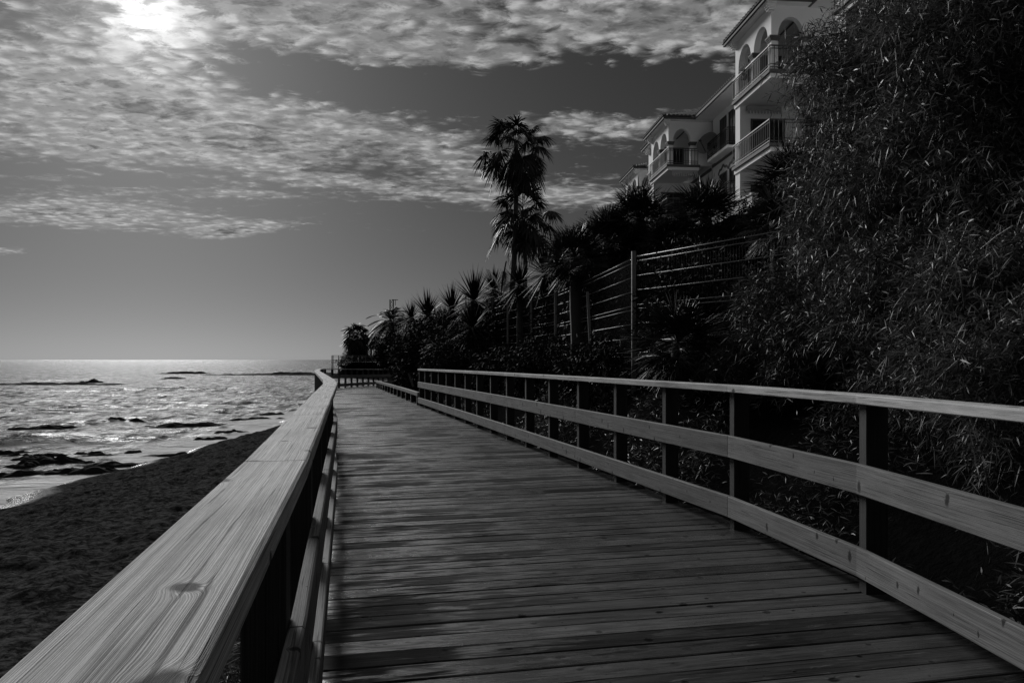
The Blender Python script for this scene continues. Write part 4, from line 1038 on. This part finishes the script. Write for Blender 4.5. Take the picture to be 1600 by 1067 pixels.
def small_balcony(parent, y0, y1, zf, xf=2.8, dep=.6):
    bal = empty('balcony', (0, 0, 0), 0, parent)
    s = MB(); s.box(xf - dep, xf - .003, y0, y1, zf - .16, zf); s.build('slab', PLASTER, bal)
    railing(bal, [((xf - .02, y0 + .03), (xf - dep + .03, y0 + .03)), ((xf - dep + .03, y0 + .03), (xf - dep + .03, y1 - .03)), ((xf - dep + .03, y1 - .03), (xf - .02, y1 - .03))], zf + .002, mat=METAL)
def awning(parent, x0, x1, y, z, ax='x'):
    a = MB(); a.bar((x0, y, z), (x1, y, z), .16, .16); n = int((x1 - x0) / .14)
    for i in range(n):
        xa = x0 + (x1 - x0) * i / n; xb = x0 + (x1 - x0) * (i + 1) / n
        a.add([(xa + .004, y - .1, z - .06), (xb - .004, y - .1, z - .06), (xb - .02, y - .12, z - .25), ((xa + xb) / 2, y - .12, z - .30), (xa + .02, y - .12, z - .25)], [(0, 1, 2, 3, 4)])
    a.build('awning', CLOTH, parent)
def build_building():
    # nearest block (with the tower that is nearest in view, another nearer one behind the shrub)
    b = empty('apartment_building', (10.93, 31.03, ZB), TH)
    tag(b, 'nearest white apartment block with arched loggia and railed balconies, cut by the top edge', 'building')
    tower(b, 0.0, front_end=2.6)
    tower(b, -9.2, front_end=2.6)
    body(b, -14.0, 14.55)
    awning(b, .5, 2.6, -.02, F3 - .42); awning(b, .25, 1.9, 3.2, F3 - .5)
    for (ya, yb) in ((12.3, 13.2), (10.9, 11.8), (6.2, 7.2)): house_window(b, 2.8, ya, yb, F3 + .05, F3 + 2.2, False, SHUT)
    for (ya, yb) in ((12.2, 13.3), (10.6, 11.7), (6.2, 7.3), (1.2, 2.5)): house_window(b, 2.8, ya, yb, F2 + .5, F2 + 2.0, True)
    for (ya, yb) in ((12.2, 13.3), (10.6, 11.7), (6.2, 7.3)): house_window(b, 2.8, ya, yb, F1 + .4, F1 + 2.0, True)
    small_balcony(b, 10.6, 13.9, F3); small_balcony(b, 5.2, 8.0, F3); small_balcony(b, 10.3, 12.2, F2 - .0)
    b2 = empty('apartment_building', (9.8, 46.1, ZB), TH)
    tag(b2, 'middle white apartment wing with arched loggia and hipped tile roof, behind the round fan palms', 'building')
    tower(b2, 0.0, front_end=1.85)
    tower(b2, 4.0, front_end=.3, ylen=2.6, narch=1, x0=.55, xw=2.2, top_only=True)
    body(b2, .05, 11.2)
    awning(b2, .2, 1.85, -.02, F3 - .42)
    b3 = empty('apartment_building', (9.9, 58.0, ZB), TH)
    tag(b3, 'farthest white apartment wing, only its roof corner and two small arches showing above the palms', 'building')
    tower(b3, 0.0, front_end=1.85); body(b3, .05, 16.0)
    # satellite dish on the far end of the small balcony
    p = Vector(b.location) + Vector((math.cos(TH) * 2.35 - math.sin(TH) * 14.0, math.sin(TH) * 2.35 + math.cos(TH) * 14.0, F3 + 1.0))
    d = empty('satellite_dish', p, 0); tag(d, 'large round satellite dish beside the small dark balcony, between two wings', 'satellite dish')
    mb = MB(); Rr = .72; secs = []
    ax = Vector((-.72, -.62, .32)).normalized(); a = ax.cross(Vector((0, 0, 1))).normalized(); c = ax.cross(a)
    for k in range(7):
        r = Rr * (k / 6 if k else .02); z = .22 * (r / Rr) ** 2
        secs.append([ax * z + a * (r * math.cos(t)) + c * (r * math.sin(t)) for t in np.linspace(0, 2 * math.pi, 28, endpoint=False)])
    for r in (Rr, Rr * .5, .02): secs.append([ax * (.22 * (r / Rr) ** 2 - .025) + a * (r * math.cos(t)) + c * (r * math.sin(t)) for t in np.linspace(0, 2 * math.pi, 28, endpoint=False)])
    mb.loft(secs, cap=False); mb.build('reflector', simple('dish_grey', .13, .5, .1), d, False)
    mb = MB(); mb.bar(-c * -.62 + ax * .1, ax * .85 + c * .25, .04); mb.bar(ax * .82 + c * .22, ax * .95 + c * .28, .11); mb.build('feed_arm', METAL, d)
    mb = MB(); mb.bar(-ax * .03, Vector((.5, .25, -.15)), .07); mb.bar(Vector((.45, .22, -.9)), Vector((.45, .22, .1)), .07); mb.build('mount', METAL, d)
    # flower pot on the nearest loggia
    q = Vector(b.location) + Vector((-math.sin(TH) * 2.75 + .05, math.cos(TH) * 2.75, F3 + .95))
    e = empty('flower_box', q); tag(e, 'flower box with pale blossoms on the rail of the nearest arched loggia', 'flower box')
    mb = MB(); mb.loft([[(-.09, -.4, -.2), (.09, -.4, -.2), (.09, .4, -.2), (-.09, .4, -.2)], [(-.12, -.45, 0), (.12, -.45, 0), (.12, .45, 0), (-.12, .45, 0)]]); mb.build('trough', METAL, e)
    v, qd = sprig_leaves([(0, 0, .12, .2, .42, .2)], 160, .06, .04, 401, twig=.1, per=6); link('blossom', np_mesh('blossom', v, qd), simple('blossom_white', .5, .7), e)
    # garden wall at the terrace edge
    w = MB(); w.box(-.1, .1, -6, 9, -1.3, .5); w.box(-.14, .14, -6.03, 9.03, .502, .58)
    o = w.build('garden_wall', PLASTER); o.location = (8.4, 33.0, ZB); o.rotation_euler = (0, 0, TH); tag(o, 'low white garden wall at the terrace edge under the nearest block', 'wall')
build_building()

# ------------------------------------------------------------------ far things
def build_far():
    # lookout railing on the headland
    e = empty('lookout_railing', (-40.8, 180, .85)); tag(e, 'far pale post-and-rail fence round the lookout on the headland', 'railing')
    pl = [(-44.3, 182.2), (-43.9, 179.4), (-37.2, 178.6), (-28.8, 179), (-19.2, 181.2)]
    rb = MB(); pb = []
    for (a, b) in zip(pl[:-1], pl[1:]):
        A = Vector((a[0], a[1], .85)); B = Vector((b[0], b[1], .85))
        for h in (1.4, .95, .4): rb.bar(A + Vector((0, 0, h)), B + Vector((0, 0, h)), .15, .12)
        n = int((B - A).length / 1.5)
        for i in range(n): pb.append(A.lerp(B, i / n))
    o = rb.build('rail', W_RAIL, e); o.location = -Vector(e.location)
    for p in pb:
        mb = MB(); mb.bar(p + Vector((0, 0, -2.4 if p.x < -39.6 else -.6)), p + Vector((0, 0, 1.38)), .15); o = mb.build('post', W_RAIL, e); o.location = -Vector(e.location)
    fl = MB(); fl.add([(pl[1][0], pl[1][1], .8), (pl[2][0], pl[2][1], .8), (pl[3][0], pl[3][1], .8), (pl[3][0], 156, .8), (pl[0][0], pl[0][1], .8)], [(0, 1, 2, 3, 4)])
    o = fl.build('floor', W_POST, e); o.location = -Vector(e.location)
    # white house on the headland
    h = empty('seaside_house', (-33, 194.4, .2)); h.scale = (1.2, 1.2, 1.2); tag(h, 'pale flat-roofed house among the palms on the headland', 'house')
    w = MB(); w.box(-2.6, 5, 0, 7, -1, 4.0); w.box(.8, 5, 1, 7, 4.0, 6.2); w.box(-5.0, -2.62, -1.5, 4, -1, 1.9); w.build('wall', FARWALL, h)
    r = MB(); r.box(-2.8, .78, -.2, 7.2, 4.003, 4.25); r.box(.6, 5.2, .8, 7.2, 6.203, 6.4); r.build('roof', PLASTER2, h)
    for (x0, x1, z0, z1) in ((-1.4, .4, 1.2, 3.4), (1.6, 3.4, 1.2, 3.4)):
        g = MB(); g.box(x0, x1, -.04, -.01, z0, z1); g.build('window', GLASS, h)
    h2 = empty('distant_house', (-14.6, 105, 2.95)); tag(h2, 'small pale house roof showing above the bushes beside the date palm', 'house')
    w = MB(); w.box(-1.6, 2, 0, 6, -1.0, 3.6); w.build('wall', FARWALL, h2); r = MB(); r.box(-1.8, 2.2, -.3, 6.3, 3.603, 3.85); r.build('roof', PLASTER2, h2)
    g = MB(); g.box(-1, .4, -.04, -.008, 1.2, 2.6); g.build('window', GLASS, h2)
    # lattice mast
    t = P(612, 468, 110); e = empty('lattice_mast', (t[0], 110, 3)); tag(e, 'thin lattice mast with a short cross arm above the date palm', 'mast')
    mb = MB(); H = t[2] - 3
    for (dx, dy) in ((-.25, -.25), (.25, -.25), (.25, .25), (-.25, .25)): mb.bar((dx, dy, 0), (dx, dy, H), .07)
    for i in range(int(H / .8)):
        z = i * .8
        mb.bar((-.25, -.25, z), (.25, -.25, z + .8), .05); mb.bar((.25, .25, z), (-.25, .25, z + .8), .05); mb.bar((-.25, -.25, z + .4), (-.25, .25, z + .4), .05); mb.bar((-.25, -.25, z), (.25, -.25, z), .05)
    mb.build('mast_frame', METAL, e)
    mb = MB(); mb.bar((0, 0, H - .05), (.95, 0, H - .05), .09); mb.bar((.55, 0, H - .9), (.55, 0, H), .07); mb.build('cross_arm', METAL, e)
    # thin broken handrail by the end of the tall railing
    e = empty('handrail', P(645, 604, 21.9)); tag(e, 'thin pale slanted handrail beside the end post of the tall landward railing', 'handrail')
    a = Vector(P(638.5, 583, 22.0)); b_ = Vector(P(645.5, 604, 21.9)); c = Vector(P(652, 582, 21.7)); o0 = Vector(e.location)
    mb = MB(); mb.bar(a - o0, b_ - o0, .045); mb.build('pole', RAILW, e)
    mb = MB(); mb.bar(a - o0, c - o0, .03); mb.build('cross_bar', METAL, e)
    # headland scrub
    for i, (px, py, Y, r, lab) in enumerate(((545, 566, 180.8, 1.6, 'scrub on the headland under the palms'), (560, 558, 183.6, 2.1, 'rounded bush beneath the tallest headland palm'), (597, 568, 179, 3.0, 'dark scrub at the far right of the cove'), (572, 566, 182, 1.6, 'scrub by the lookout in front of the headland house'))):
        x, y, z = P(px, py, Y)
        shrub('headland_bush', lab, 'bush', (x, y, z - r), [(x, y, z - .3, r * 1.5, r, r * .7)], 500, L_BUSH, 500 + i, leaf_len=.35, leaf_w=.12, stems=2, twig=.7, per=6, group='scrub on the headland')
build_far()
